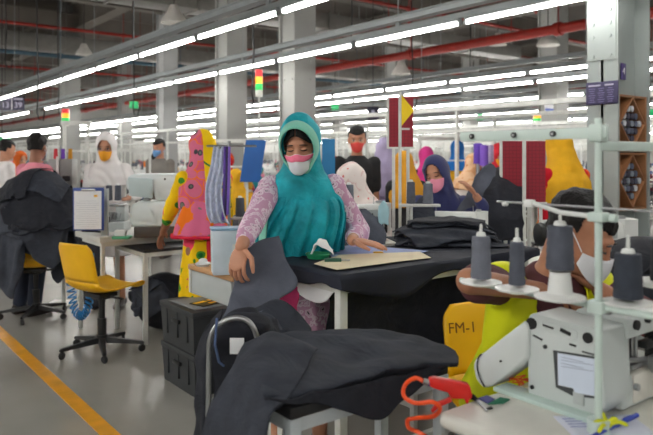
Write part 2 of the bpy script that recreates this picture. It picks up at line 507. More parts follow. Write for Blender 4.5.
    if hair is not None:
        Hm = MB(); Hm.ell(hl((0,.016,.040)), (.083*s,.101*s,.088*s), R3, 20, 14); Hm.ell(hl((0,.042,-.008)), (.070*s,.056*s,.062*s), R3, 16, 12)
        m4 = remesh(Hm, 0.007, 2); iv = HR.transposed()
        def kh(p):
            q = iv @ (p-hc)/s
            if q.y < -0.005: return q.z > 0.062-0.25*max(0, -q.y-0.02)+0.1*abs(q.x)
            if q.y < 0.03 and abs(q.x) > 0.05: return q.z > 0.012
            return q.z > -0.035
        post(m4, kh, lambda p, n: 0.006*noise.noise(p*38)); m4.materials.append(hair); link('hair', m4, root, solid=0.006)
    if mask is not None:
        rows = []
        for i in range(11):
            b = i/10; row = []
            for j in range(21):
                a = -1+j/10.0
                top_ = -.020-.010*abs(a)**1.5 + .010*math.exp(-(a/.22)**2)
                z = top_*(1-b) + (-.108+.040*abs(a)**2)*b
                w = .068-.012*b
                rr = .088+.020*math.sin(math.pi*(0.12+0.72*b))*math.exp(-(a/.75)**2)
                row.append(hl((w*math.sin(a*1.3), -.020-rr*max(0.12, math.cos(a*1.25)), z)))
            rows.append(row)
        mm = MB().sheet(rows); mk = mm.build('face_mask', [mask], root, solid=0.003)
        if mask_top is not None:
            MB().sheet([[p + (p-hc).normalized()*0.0035 for p in rows[i]] for i in (0,1,2,3)]).build('mask_band', [mask_top], mk, solid=0.002)
        lp = MB()
        for q in (1,-1):
            for zz, ze in ((-.03,.012),(-.07,-.03)):
                lp.tube([hl((q*.0645,-.045,zz)), hl((q*.074,-.02,(zz+ze)/2)), hl((q*.079,.010,ze)), hl((q*.080,.022,ze))], .0016*s, 6)
        lp.build('ear_loop', [mask], mk)
    if hood is not None:
        Hm = MB(); Hm.ell(hl((0,.014,.022)), (.095*s,.112*s,.116*s), R3, 24, 18)
        Hm.ell(hl((0,-.002,-.095)), (.082*s,.088*s,.06*s), R3, 18, 12)
        b0 = hl((0,.01,-.09)); 
        Hm.loft(rings_ell([(hl((0,.012,-.02)), X*(.086+.016*shawl)*s, Yv*(.098+.01*shawl)*s), (b0, X*(.088+.034*shawl)*s, Yv*(.092+.02*shawl)*s), (neck+up*.02*s, X*(.105+.045*shawl)*s, Yv*(.10+.02*shawl)*s), (sp(.455), X*.175*s*slim, Yv*.115*s), (sp(.40), X*.205*s*slim, Yv*.135*s), (sp(.46-hood_drop), X*.20*s*slim, Yv*.142*s)], 28, 0.02, 11))
        m5 = remesh(Hm, max(0.009, vox*0.75), 3); iv = HR.transposed(); fo = hood_open
        def kf(p):
            q = iv @ (p-hc)/s
            if q.y < -0.012 and (q.x/fo[0])**2 + ((q.z+0.002)/fo[1])**2 < 1: return False
            return (p-pel).dot(up) > (0.47-hood_drop)*s
        def mv(p, n):
            return 0.005*math.sin(26*noise.noise(p*2.6)+p.z*34) * (0.6+0.4*noise.noise(p*5))
        post(m5, kf, mv); m5.materials.append(hood); link('headscarf', m5, root, solid=0.006)
        if edge is not None:
            E_ = MB(); pts = []
            for k in range(40):
                a = 2*math.pi*k/40; x = fo[0]*1.06*math.sin(a); z = fo[1]*1.06*math.cos(a)-.002
                yy = .014-.112*math.sqrt(max(0.05, 1-(x/.095)**2-((z-.022)/.116)**2)) if z > -.06 else -.072
                pts.append(hl((x, yy-0.004, z)))
            E_.tube(pts, .011*s, 8, closed=True)
            E_.build('scarf_border', [edge], root)
    if seated and top is not None and not label.startswith('man in a maroon'): SEATED.append((V(loc), hz, label, rz))
    root_data = dict(root=root, hc=hc, HR=HR, s=s, sp=sp, X=X, Y=Yv, up=up, arm=arm, neck=neck, hl=hl, pel=pel, sh=sh)
    return root_data
# ---------------------------------------------------------------- the hall
floor_m = mat('floor_epoxy', (152,150,144), 0.22, var=0.05, scale=1.3, bump=0.02, bscale=3, spec=0.5)
ceil_m = mat('ceiling_dark', (92,86,80), 0.9, var=0.12, scale=0.8)
beam_m = mat('beam_paint', (112,106,99), 0.7, var=0.08, scale=2)
wall_m = mat('wall_white', (188,188,184), 0.8, var=0.03)
col_m = mat('column_paint', (176,178,178), 0.6, var=0.04, scale=2)
colw_m = mat('column_white', (160,161,158), 0.6, var=0.04, scale=2)
line_m = mat('floor_line_yellow', (226,158,28), 0.4, var=0.1, scale=6)
red_pipe = mat('pipe_red', (150,38,28), 0.5, var=0.08)
rust = mat('pipe_rust', (112,52,42), 0.6, var=0.1)
grey_met = mat('rail_grey', (150,156,158), 0.5, metal=0.0, var=0.04)
XR, YB, XL, YF, ZC = 46.0, 48.0, -9.0, -9.0, 5.4
struct('floor', MB().box(((XR+XL)/2, (YB+YF)/2, -0.05), (XR-XL, YB-YF, 0.1)), floor_m)
struct('ceiling', MB().box(((XR+XL)/2, (YB+YF)/2, ZC+0.05), (XR-XL, YB-YF, 0.1)), ceil_m)
struct('wall_north', MB().box(((XR+XL)/2, YB+0.1, ZC/2), (XR-XL, 0.2, ZC)), wall_m)
struct('wall_east', MB().box((XR+0.1, (YB+YF)/2, ZC/2), (0.2, YB-YF, ZC)), wall_m)
struct('wall_west', MB().box((XL-0.1, (YB+YF)/2, ZC/2), (0.2, YB-YF, ZC)), wall_m)
struct('wall_south', MB().box(((XR+XL)/2, YF-0.1, ZC/2), (XR-XL, 0.2, ZC)), wall_m)
a = PZ(0, 331, 0); b = PZ(102, 429, 0)
lx = (a.x+b.x)/2
struct('floor_line', MB().box((lx, 18, 0.002), (0.085, 50, 0.004)), line_m)
# beams: I-sections over the whole hall
def ibeam(mb, p0, p1, w, h, t=0.02):
    d = V(p1)-V(p0); L = d.length; rz = math.atan2(d.y, d.x); c = (V(p0)+V(p1))/2
    mb.box(c, (L, t, h), rz); mb.box(c+V((0,0,h/2)), (L, w, t), rz); mb.box(c-V((0,0,h/2)), (L, w, t), rz)
for k in range(15):
    m = MB(); ibeam(m, (XL, -3+3.3*k, 4.75), (XR, -3+3.3*k, 4.75), 0.22, 0.42); struct('ceiling_beam', m, beam_m)
for k in range(7):
    m = MB(); ibeam(m, (5.25+7.2*k, YF, 4.95), (5.25+7.2*k, YB, 4.95), 0.3, 0.7, 0.03); struct('girder_beam', m, beam_m)
# columns
def column(cx, cy, w=0.42, d=0.42, m=col_m):
    mb = MB(); t = 0.03
    mb.box((cx, cy-d/2, 2.7), (w, t, 5.4)); mb.box((cx, cy+d/2, 2.7), (w, t, 5.4)); mb.box((cx, cy, 2.7), (t, d, 5.4))
    mb.box((cx-w/2+0.06, cy, 2.7), (t, d, 5.4)); mb.box((cx+w/2-0.06, cy, 2.7), (t, d, 5.4))
    mb.box((cx, cy, 0.02), (w+0.2, d+0.2, 0.04))
    for z in (3.0, 2.75, 2.5, 4.2, 4.0):
        for q in (-0.1, 0.1): mb.cyl((cx+q, cy-d/2-0.02, z), (cx+q, cy-d/2-0.035, z), 0.02, n=8); mb.cyl((cx-w/2+0.03, cy+q, z), (cx-w/2+0.045-0.03, cy+q, z), 0.018, n=8)
    return struct('column', mb, m)
pB = G(297, 9.3); column(pB.x, pB.y, 0.36, 0.36, colw_m)
pA = G(231, 10.6); column(pA.x, pA.y, 0.36, 0.36, colw_m)
pD = G(553, 12.6); column(pD.x, pD.y, 0.38, 0.38, colw_m)
pC = G(167, 14.5); column(pC.x, pC.y, 0.34, 0.34)
COLS = [pA,pB,pC,pD]
for px, Y in ((70, 17), (395, 19), (470, 22), (340, 24), (125, 23)):
    q = G(px, Y); column(q.x, q.y, 0.4, 0.4, colw_m); COLS.append(q)

# ---------------------------------------------------------------- light rows
TL = emit_mat('tube_glow', (255,252,246), 42.0)
LZ = 2.61
def light_rail(x, y0, y1, label, gp):
    m = MB()
    m.box((x, (y0+y1)/2, LZ+0.175), (0.10, y1-y0, 0.05)); m.box((x, (y0+y1)/2, LZ+0.205), (0.14, y1-y0, 0.012)); m.box((x, (y0+y1)/2, LZ+0.085), (0.028, y1-y0, 0.05))
    y = y0+0.75
    while y < y1:
        m.box((x, y, LZ+0.13), (0.03, 0.05, 0.06)); m.cyl((x, y, LZ+0.2), (x, y, 4.6), 0.006, n=5)
        y += 3.0
    return one('light_rail', m, grey_met, label, 'light rail', group=gp)
tube_h = MB().box((0,0,0.048), (0.055, 1.44, 0.03), bev=0.006)
tube_t = MB().cyl((0,-0.705,0.014), (0,0.705,0.014), 0.017, n=8)
tube_c = MB().box((0,-0.715,0.018), (0.04,0.03,0.05), bev=0.008)
tube_d = MB().box((0,0.715,0.018), (0.04,0.03,0.05), bev=0.008)
hm_, tm_, cm_, cd_ = tube_h.mesh('housing', [grey_met]), tube_t.mesh('tube', [TL]), tube_c.mesh('tube_end', [grey_met]), tube_d.mesh('tube_end', [grey_met])
far_m = MB(); far_m.box((0,0,0.048), (0.055,1.44,0.03)); far_m.cyl((0,-0.705,0.014), (0,0.705,0.014), 0.019, n=6, mi=1)
far_mesh = far_m.mesh('hanging_tube_light', [grey_met, TL])
def tube_light(x, y, label, gp, near):
    if near:
        t = thing('hanging_tube_light', label, 'light', (x, y, LZ), 0, gp)
        for n, me in (('housing', hm_), ('tube', tm_), ('tube_end', cm_), ('tube_end', cd_)): link(n, me, t)
    else:
        t = link('hanging_tube_light', far_mesh, None, (x, y, LZ)); tag(t, label, 'light', gp)
ROWS = [(3.07, 'front ceiling row'), (4.60, 'second ceiling row'), (8.1, 'third ceiling row'),
        (9.15, 'fourth ceiling row'), (11.6, 'fifth ceiling row'), (12.7, 'sixth ceiling row'), (15.2, 'seventh ceiling row'), (16.3, 'eighth ceiling row')]
for ri, (x, nm) in enumerate(ROWS):
    y0 = -5.0 if ri < 2 else 0.5*x-3.0
    y1 = 34.0 if ri < 2 else 44.0
    ph = {0: 0.07, 1: 0.92}.get(ri, (0.6*ri) % 1.5)
    light_rail(x, y0, y1, f'long grey rail carrying the tube lights of the {nm}', 'light rails')
    k0 = math.ceil((y0-ph)/1.5); n = 0; y = ph+1.5*k0+0.75
    while y+0.75 < y1:
        yc = x*sn + y*cs; X = x*cs - y*sn; px = CX+X/yc*F if yc > 0.3 else 9999
        vis = -20 < px < 673
        if ri == 1 and 17.0 < y < 18.4: y += 1.5; continue      # one tube is missing here
        if vis: n += 1
        lab = f'white tube light, {ORD[n-1]} from the right in the {nm}' if vis and n <= 32 else 'unseen white tube light added for fill beside and behind the camera'
        tube_light(x, y, lab, f'tube lights of the {nm}' if vis else 'tube lights outside the view', ri < 4)
        y += 1.5
# unseen rows added for fill light, over the aisle and behind the camera
for x in (-0.6, -2.1, -5.5):
    for k in range(16): tube_light(x, -7+1.5*k, 'unseen white tube light added for fill beside and behind the camera', 'tube lights outside the view', False)
fm = MB(); fr = MB()
for x in (19.2, 20.3, 23.4, 24.5, 28, 29.1, 33, 38, 42):
    y = 0.5*x-3
    while y < 46:
        fm.box((x, y, LZ+0.048), (0.055,1.44,0.03)); fm.cyl((x, y-0.7, LZ+0.014), (x, y+0.7, LZ+0.014), 0.019, n=6, mi=1); y += 1.5
    fr.box((x, 24, LZ+0.18), (0.12, 44, 0.06))
o = one('hanging_tube_lights', fm, [grey_met, TL], 'distant white tube lights merging under the far ceiling', 'lights'); o['kind'] = 'stuff'
o = one('light_rails', fr, [grey_met], 'distant grey rails above the far tube lights', 'light rails'); o['kind'] = 'stuff'

# ---------------------------------------------------------------- pipes and ducts under the ceiling
def pipe(p0, p1, r, m, label, name='sprinkler_pipe', cat='pipe', drops=0, grp=None):
    mb = MB(); mb.tube([p0, p1], r, 10)
    d = V(p1)-V(p0)
    L = d.length; k = 1.5
    while k < L:
        q = V(p0)+d*(k/L); u = d.normalized()
        mb.cyl(q-u*0.05, q+u*0.05, r*1.35, n=10)
        mb.cyl(q, q+V((0,0,ZC-q.z)), 0.008, n=5)
        if drops: mb.cyl(q, q-V((0,0,drops)), 0.012, n=6); mb.ell(q-V((0,0,drops)), 0.025, None, 8, 6)
        k += 3.0
    return one(name, mb, m, label, cat, group=grp)
pipe((8.55, 1, 3.28), (8.55, 44, 3.28), 0.075, red_pipe, 'thick red fire main running above the third row of lights', drops=0)
pipe((8.0, 1, 3.75), (8.0, 44, 3.75), 0.03, red_pipe, 'thin red sprinkler pipe just above the thick red main', drops=0.3)
for i, (y, z, r) in enumerate(((8.5,4.1,.032),(11.5,4.3,.03),(14.5,4.15,.035),(18.0,4.1,.03),(22.0,4.2,.035),(27,4.1,.035),(33,4.1,.04))):
    pipe((XL+1, y, z), (XR-1, y, z), r, red_pipe if i % 2 == 0 else rust, f'red sprinkler branch pipe crossing below the ceiling beams, {ORD[i]} away from the camera', drops=0.25, grp='red branch pipes')
pipe((1.6, 2, 4.0), (1.6, 44, 4.0), 0.04, rust, 'rusty red pipe along the ceiling left of the front light row', drops=0.3)
pipe((6.3, 2, 4.25), (6.3, 44, 4.25), 0.035, rust, 'rusty red pipe along the ceiling between the second light row and the columns', drops=0.3)
teal = mat('pipe_teal', (58,86,102), 0.5, var=0.05)
pipe((-3, 15.8, 3.75), (24, 15.8, 3.75), 0.05, teal, 'dark blue-green pipe crossing above the left end of the light rows', 'water_pipe')
pipe((-3, 12.2, 4.4), (30, 12.2, 4.4), 0.055, grey_met, 'pale grey conduit crossing high up under the ceiling, nearer one', 'conduit')
pipe((-3, 19.2, 4.35), (34, 19.2, 4.35), 0.06, grey_met, 'pale grey conduit crossing high up under the ceiling, farther one', 'conduit')
duct_m = mat('duct_metal', (128,126,122), 0.5, metal=0.2, var=0.06)
for i, (x0, x1, y, z, w, h) in enumerate(((-4, 14, 10.3, 4.05, 0.5, 0.3), (0, 24, 17.0, 4.2, 0.6, 0.35), (4, 34, 25, 4.2, 0.7, 0.4))):
    mb = MB().box(((x0+x1)/2, y, z), (x1-x0, w, h), bev=0.01)
    x = x0+0.7
    while x < x1-0.5:
        mb.box((x, y, z), (0.04, w+0.05, h+0.05)); mb.cyl((x, y-w/2-0.02, z), (x, y-w/2-0.02, ZC), 0.008, n=5); mb.cyl((x, y+w/2+0.02, z), (x, y+w/2+0.02, ZC), 0.008, n=5); x += 1.4
    one('air_duct', mb, duct_m, ('grey air duct crossing under the ceiling beams, nearest of three','grey air duct crossing under the ceiling beams, middle of three','grey air duct crossing under the ceiling beams, farthest of three')[i], 'duct', group='air ducts')
# hanging lamps
lampw = mat('lamp_white', (214,212,206), 0.4)
for i, (px, py, Y) in enumerate(((174,12,9.5),(401,66,13),(548,36,11),(498,38,14.5),(84,48,15))):
    c = P(px, py, Y)
    t = thing('high_bay_lamp', ('white bell lamp hanging at the top, above the front light row','white bell lamp hanging in front of the thick red pipe','white bell lamp hanging beside the big bolted column','white bell lamp hanging between the red pipes','white bell lamp hanging at the upper left')[i], 'lamp', c, 0, 'hanging bell lamps')
    MB().lathe([(0.001,0.10),(0.05,0.10),(0.075,0.07),(0.10,0.0),(0.17,-0.10),(0.19,-0.16),(0.18,-0.16),(0.09,-0.02),(0.001,0.0)], n=20, cap=False).build('shade', lampw, t)
    MB().cyl((0,0,0.09),(0,0,ZC-c.z), 0.008, n=6).build('cord', mat('cable_black',(30,30,32),0.6), t)
# drop cables
cab = mat('cable_black', (30,30,32), 0.6)
for i, (px, py, Y, nm) in enumerate(((58,108,12,'far left, ending above the signal tower'),(133,108,10.5,'ending at the green exit sign'),(37,112,9.0,'just right of the dark number sign'),(252,92,6.6,'beside the red, amber and green signal tower'),(351,40,8.5,'in front of the pale column ceiling'),(412,100,9.5,'beside the yellow pennant'),(470,62,11.5,'left of the big bolted column'),(5,60,9.5,'at the left edge'))):
    q = P(px, py, Y); m = MB(); m.tube([q, q+V((0.02,0,0.4)), q+V((0,0.01,1.0)), V((q.x, q.y, ZC))], 0.009, 6); m.tube([q, q+V((0.03,0.02,-0.1)), q+V((0.08,0,-0.12)), q+V((0.1,0,0.02))], 0.009, 6)
    one('power_cable', m, cab, f'black power cable hanging down from the ceiling {nm}', 'cable', group='hanging power cables')

# ---------------------------------------------------------------- signs in the hall
sign_dk = mat('sign_dark_blue', (36,32,58), 0.5, var=0.03)
sign_tx = mat('sign_lettering', (176,172,196), 0.5, var=0)
sign_wh = mat('sign_white', (232,232,236), 0.5, var=0)
q = P(12, 103.5, 15.2)
t = thing('number_sign', 'dark blue hanging sign with the numbers 13 and 39 at the left edge', 'sign', q, ROT+0.12)
MB().box((0,0,0), (0.56,0.03,0.32), bev=0.004).build('board', sign_dk, t)
MB().box((0,-0.016,0), (0.012,0.004,0.32)).build('divider', sign_wh, t)
text_part('numeral', '13', 0.18, sign_tx, t, (-0.14,-0.018,-0.04), (math.pi/2,0,0)); text_part('numeral', '39', 0.18, sign_tx, t, (0.14,-0.018,-0.04), (math.pi/2,0,0))
for x in (-0.14, 0.14): MB().box((x,-0.016,0.105), (0.2,0.004,0.04)).build('caption_bar', sign_tx, t)
m = MB(); m.cyl((-0.15,0,0.12),(-0.15,0,ZC-q.z),0.005,n=5); m.cyl((0.15,0,0.12),(0.15,0,ZC-q.z),0.005,n=5); m.build('hanger', cab, t)
q = P(373, 113, 10.5)
t = thing('number_sign', 'dark blue hanging sign behind the red board with the yellow pennant', 'sign', q, ROT)
MB().box((0,0,0), (0.18,0.03,0.20), bev=0.004).build('board', sign_dk, t)
MB().box((0,-0.017,0.02), (0.05,0.004,0.05)).box((-0.05,-0.017,-0.05),(0.04,0.004,0.04)).box((0.05,-0.017,-0.05),(0.04,0.004,0.04)).build('lettering', sign_tx, t)
MB().cyl((0,0,0.1),(0,0,ZC-q.z),0.005,n=5).build('hanger', cab, t)
green = mat('exit_green', (20,140,80), 0.4, emit=0.6, var=0)
for px, py, Y, nm in ((134,105,12,'above the woman in the white scarf'),(335,107,14,'right of the teal-scarfed woman'),(2,143,8.5,'at the left edge'),(650,111,9,'beside the rack at the right edge'),(480,117,16,'far off among the rows of lights')):
    q = P(px, py, Y); t = thing('exit_sign', f'small green exit sign {nm}', 'sign', q, ROT, 'green exit signs')
    MB().box((0,0,0), (0.22 if Y < 10 else 0.16,0.03,0.13), bev=0.004).build('panel', green, t); MB().cyl((0,0,0.06),(0,0,ZC-q.z),0.005,n=5).build('hanger', cab, t)
t = thing('floor_line_sign', 'small purple hanging sign among the lights right of the yellow pennant', 'sign', P(422,112,12), ROT)
MB().box((0,0,0), (0.2,0.02,0.06)).build('board', mat('sign_purple',(88,70,130),0.5), t); MB().cyl((0,0,0.03),(0,0,2.4),0.004,n=5).build('hanger', cab, t)
q = P(550, 108, 12.3)-V((0.15,0.1,0))
t = thing('notice', 'white and blue notice high on the far white column', 'sign', PYP(549,107,pD.y-.19-.0215), 0)
MB().box((0,0,0), (0.26,0.012,0.2)).build('sheet', sign_wh, t); MB().box((0,-0.008,-0.06), (0.26,0.006,0.07)).build('blue_band', mat('sign_blue',(70,100,190),0.5), t)
MB().box((0,-0.008,0.06), (0.26,0.006,0.02)).build('blue_band', mat('sign_blue',(70,100,190),0.5), t)
# ---------------------------------------------------------------- cloth
GAR = [mat('denim_charcoal', (50,54,64), 0.78, var=0.10, scale=14, bump=0.25, bscale=260, spec=0.3, crease=.24),
       mat('denim_black', (36,38,46), 0.78, var=0.10, scale=14, bump=0.25, bscale=260, spec=0.3, crease=.24),
       mat('denim_slate', (66,70,80), 0.82, var=0.10, scale=14, bump=0.25, bscale=260, spec=0.25, crease=.22),
       mat('denim_grey', (88,92,104), 0.85, var=0.08, scale=14, bump=0.25, bscale=260, spec=0.2, crease=.16)]
NAVY = mat('cloth_navy', (27,31,46), 0.7, var=0.08, scale=12, bump=0.2, bscale=220, spec=0.35)
class HF:
    """height field that cloth pieces fall on, in the local frame of a pile"""
    def __init__(s, x0, x1, y0, y1, cell=0.012, base=-9.0):
        s.x0, s.y0, s.c = x0, y0, cell
        s.nx, s.ny = int((x1-x0)/cell)+1, int((y1-y0)/cell)+1
        s.z = np.full((s.nx, s.ny), base)
        s.gx, s.gy = np.meshgrid(x0+np.arange(s.nx)*cell, y0+np.arange(s.ny)*cell, indexing='ij')
    def box(s, x0, x1, y0, y1, z):
        m = (s.gx >= x0) & (s.gx <= x1) & (s.gy >= y0) & (s.gy <= y1); s.z[m] = np.maximum(s.z[m], z); return s
    def bump(s, cx, cy, rx, ry, z, h):
        d = 1-((s.gx-cx)/rx)**2-((s.gy-cy)/ry)**2; m = d > 0
        s.z[m] = np.maximum(s.z[m], z+h*np.sqrt(d[m])); return s
    def at(s, x, y):
        i = np.clip(((x-s.x0)/s.c).round().astype(int), 0, s.nx-1); j = np.clip(((y-s.y0)/s.c).round().astype(int), 0, s.ny-1)
        return s.z[i, j]
    def put(s, p, t):
        q = p
        for _ in range(2):
            a = np.empty((q.shape[0]*2-1, q.shape[1], 3)); a[::2] = q; a[1::2] = (q[1:]+q[:-1])/2
            q = np.empty((a.shape[0], a.shape[1]*2-1, 3)); q[:, ::2] = a; q[:, 1::2] = (a[:, 1:]+a[:, :-1])/2
        i = np.clip(((q[...,0]-s.x0)/s.c).round().astype(int), 0, s.nx-1); j = np.clip(((q[...,1]-s.y0)/s.c).round().astype(int), 0, s.ny-1)
        np.maximum.at(s.z, (i.ravel(), j.ravel()), q[...,2].ravel()+t)
def _pr(a, b, L, k):
    d = b-a; n = np.sqrt((d*d).sum(-1, keepdims=True))+1e-9
    c = d*(k*0.5*(n-L)/n); a += c; b -= c
def drop(hf, cx, cy, w, h, rz, z0, n=22, steps=70, crumple=0.8, seed=0, thick=0.006, amp=0.05, floor=0.0, iters=7):
    rs = np.random.RandomState(seed)
    m = max(8, int(n*h/w)) if h < w*1.6 else int(n*1.6)
    dx, dy = w/(n-1), h/(m-1)
    u, v = np.meshgrid((np.arange(n)-(n-1)/2)*dx*crumple, (np.arange(m)-(m-1)/2)*dy*crumple, indexing='ij')
    c, s_ = math.cos(rz), math.sin(rz)
    p = np.stack([cx+u*c-v*s_, cy+u*s_+v*c, np.full_like(u, z0)], -1)
    f1, f2, a1, a2 = rs.uniform(4, 9), rs.uniform(4, 9), rs.uniform(0, 6), rs.uniform(0, 6)
    p[..., 2] += amp*(np.sin(u*f1*2+a1+v*3)+np.sin(v*f2*2+a2-u*2)) + rs.uniform(-.01, .01, u.shape)
    p[..., 2] += max(0.0, float((hf.at(p[...,0], p[...,1])-p[...,2]).max()))*0.25
    q = p.copy(); dg = math.hypot(dx, dy)
    for st in range(steps):
        vel = (p-q)*0.93; vel[..., 2] = np.clip(vel[..., 2], -0.06, 0.04); q = p.copy(); p = p+vel; p[..., 2] -= 0.0035
        for _ in range(iters):
            _pr(p[0:-1:2], p[1::2], dx, 1); _pr(p[1:-1:2], p[2::2], dx, 1)
            _pr(p[:, 0:-1:2], p[:, 1::2], dy, 1); _pr(p[:, 1:-1:2], p[:, 2::2], dy, 1)
            _pr(p[:-1:2, :-1], p[1::2, 1:], dg, .35); _pr(p[1:-1:2, :-1], p[2::2, 1:], dg, .35)
            _pr(p[:-1:2, 1:], p[1::2, :-1], dg, .35); _pr(p[1:-1:2, 1:], p[2::2, :-1], dg, .35)
            _pr(p[:-2], p[2:], 2*dx, .04); _pr(p[:, :-2], p[:, 2:], 2*dy, .04)
        g = np.maximum(hf.at(p[..., 0], p[..., 1]), floor)+thick; pen = g-p[..., 2]
        hit = pen > 0; deep = pen > 0.09
        sh = hit & ~deep
        p[..., 2] = np.where(sh, g, p[..., 2])
        for k in (0, 1): p[..., k] = np.where(sh, q[..., k]+(p[..., k]-q[..., k])*0.35, np.where(deep, q[..., k], p[..., k]))
        fl = p[..., 2] < floor+thick; p[..., 2] = np.where(fl, floor+thick, p[..., 2])
    hf.put(p, thick*0.7)
    return p
def cloth_obj(p, name, m, label, cat, loc, rz, group=None, thick=0.004, sub=1, parent=None):
    o = MB().sheet([[V(q) for q in r] for r in p]).build(name, m, parent, loc, rz, solid=thick, sub=sub)
    # subdivide before thickening
    if sub and len(o.modifiers) == 2:
        o.modifiers.move(1, 0) if hasattr(o.modifiers, 'move') else None
    if parent is None: tag(o, label, cat, group)
    return o
def pile(hf, count, spec, loc, rz, where, group, name='cut_garment', cat='garment', mats=GAR, seed=1, thick=0.007, cut='cut garment panel', vis=None, **kw):
    """spec(k, random) -> (cx, cy, w, h, rz)"""
    r = random.Random(seed); out = []
    for k in range(count):
        cx, cy, w, h, a = spec(k, r)
        p = drop(hf, cx, cy, w, h, a, float(hf.z.max())+0.03, seed=seed*50+k, thick=thick, **kw)
        m = mats[r.randrange(len(mats))]
        j = count-1-k
        colr = {'denim_charcoal':'charcoal','denim_black':'black','denim_slate':'slate grey','denim_grey':'mid grey'}.get(m.name, 'dark')
        lab = f'{colr} {cut}, topmost of the {where}' if j == 0 else (f'{colr} {cut}, {ORD[j]} from the top of the {where}' if k else f'{colr} {cut}, lowest of the {where}')
        out.append(cloth_obj(p, name, m, lab, cat, loc, rz, group))
    return out
# ---------------------------------------------------------------- sewing kit shared by the lines
white_pl = mat('machine_white', (222,224,222), 0.35, var=0.03, scale=4)
grey_pl = mat('machine_grey', (176,182,182), 0.4, var=0.03)
mint = mat('paint_mint', (198,214,208), 0.4, var=0.03)
steel = mat('steel', (170,172,174), 0.28, metal=0.9, var=0.05)
black_pl = mat('plastic_black', (30,31,33), 0.45, var=0.06)
frame_w = mat('frame_white', (214,216,212), 0.5, var=0.08, scale=10)
top_w = mat('tabletop_white', (212,212,206), 0.4, var=0.04, scale=5)
wood = mat('board_wood', (186,142,98), 0.5, var=0.12, scale=5)
cone_g = mat('thread_grey', (84,88,100), 0.8, var=0.08, scale=30, bump=0.5, bscale=300)
cone_m = mat('thread_slate', (112,116,128), 0.8, var=0.08, scale=30, bump=0.5, bscale=300)
yel = mat('plastic_yellow', (252,190,16), 0.4, var=0.05, scale=5)
def cone_mb(h=0.11, r=0.030):
    m = MB()
    prof = [(0.001,0)]+[(r*1.0-0.004*k/12+(0.0012 if k % 2 else 0), 0.004+h*0.94*k/12) for k in range(13)]+[(r*.55,h*.985),(0.001,h)]
    return m.lathe(prof, n=20)
def thread_cone(label, loc, h=0.11, r=0.030, m=None, group=None, tip=True, nz=True):
    t = thing('thread_cone', label, 'thread cone', loc, 0, group)
    cone_mb(h, r).build('thread', m or cone_g, t)
    if tip: MB().lathe([(r*.5,h*.97),(r*.42,h*1.06),(r*.3,h*1.08),(0.001,h*1.085)], n=14).build('spool_tip', white_pl, t)
    return t
def machine_mbs(L=0.42):
    """lockstitch head: along +x from the column (x=L) to the needle head (x=0); returns lists of (name, MB, material)"""
    b = MB().box((L*.5,0,.02), (L+.08,.17,.045), bev=.008)
    body = MB()
    body.loft([[V((L-.11+q*.0,0,0))+V((x,y,z)) for x,y in ((0,-.055),(.05,-.062),(.11,-.055),(.11,.055),(.05,.062),(0,.055))] for z,q in ((.04,0),(.12,0),(.2,0))])
    body.loft([[V((x,y,z)) for y,z in ((-.05,.17+d),(-.055,.20),(-.05,.275),(-.03,.295),(.03,.295),(.05,.275),(.055,.20),(.05,.17+d))] for x,d in ((.02,.0),(.05,-.01),(.2,.012),(L-.1,.0),(L,-.02),(L+.015,-.02))])
    body.loft([[V((x,y,z)) for x,y in ((-.03,-.04),(-.01,-.058),(.05,-.058),(.065,-.04),(.065,.04),(.05,.058),(-.01,.058),(-.03,.04))] for z in (.12,.13,.2,.285,.3)])
    wheel = MB().lathe([(.001,0),(.03,.0),(.055,.006),(.06,.02),(.055,.034),(.03,.04),(.001,.04)], (L+.018,0,.225), 20, Matrix.Rotation(math.pi/2,3,'Y'))
    nb = MB().cyl((.02,0,.05),(.02,0,.13),.005,n=8).cyl((.035,0,.06),(.035,0,.13),.006,n=8).box((.03,0,.052),(.03,.02,.006)).box((.02,-.02,.1),(.02,.012,.03))
    det = MB().cyl((.1,-.057,.24),(.1,-.068,.24),.012,n=12).cyl((.14,-.057,.235),(.14,-.066,.235),.009,n=10).cyl((L-.05,-.058,.13),(L-.05,-.07,.13),.03,n=16).box((.2,-.0575,.24),(.05,.004,.02))
    top = MB().cyl((.08,0,.29),(.08,0,.34),.003,n=6).cyl((L-.06,0,.29),(L-.06,0,.35),.003,n=6).box((.04,0,.305),(.04,.03,.02),bev=.004)
    rear = MB().box((L*.45,.0575,.235),(.20,.006,.055),bev=.002).box((L-.04,.062,.12),(.085,.012,.11),bev=.004)
    rs = MB()
    for q in (.09,.28): rs.cyl((L*.45-.145+q,.0605,.235),(L*.45-.145+q,.064,.235),.006,n=8)
    rs.cyl((L-.04,.068,.13),(L-.04,.078,.13),.026,n=16).cyl((.03,.055,.2),(.03,.068,.2),.012,n=12).box((.03,.064,.14),(.016,.016,.06),bev=.003)
    return [('rear_cover', rear, grey_pl), ('rear_knob', rs, black_pl), ('bed', b, white_pl), ('arm', body, white_pl), ('hand_wheel', wheel, black_pl), ('needle_bar', nb, steel), ('control_dial', det, black_pl), ('spool_pin', top, steel)]
_mm = None
def sewing_machine(label, loc, rz, group=None, scale=1.0):
    global _mm
    if _mm is None: _mm = [(n, mb.mesh(n, [m])) for n, mb, m in machine_mbs()]
    t = thing('sewing_machine', label, 'sewing machine', loc, rz, group)
    for n, me in _mm: link(n, me, t)
    t.scale = (scale,)*3
    return t
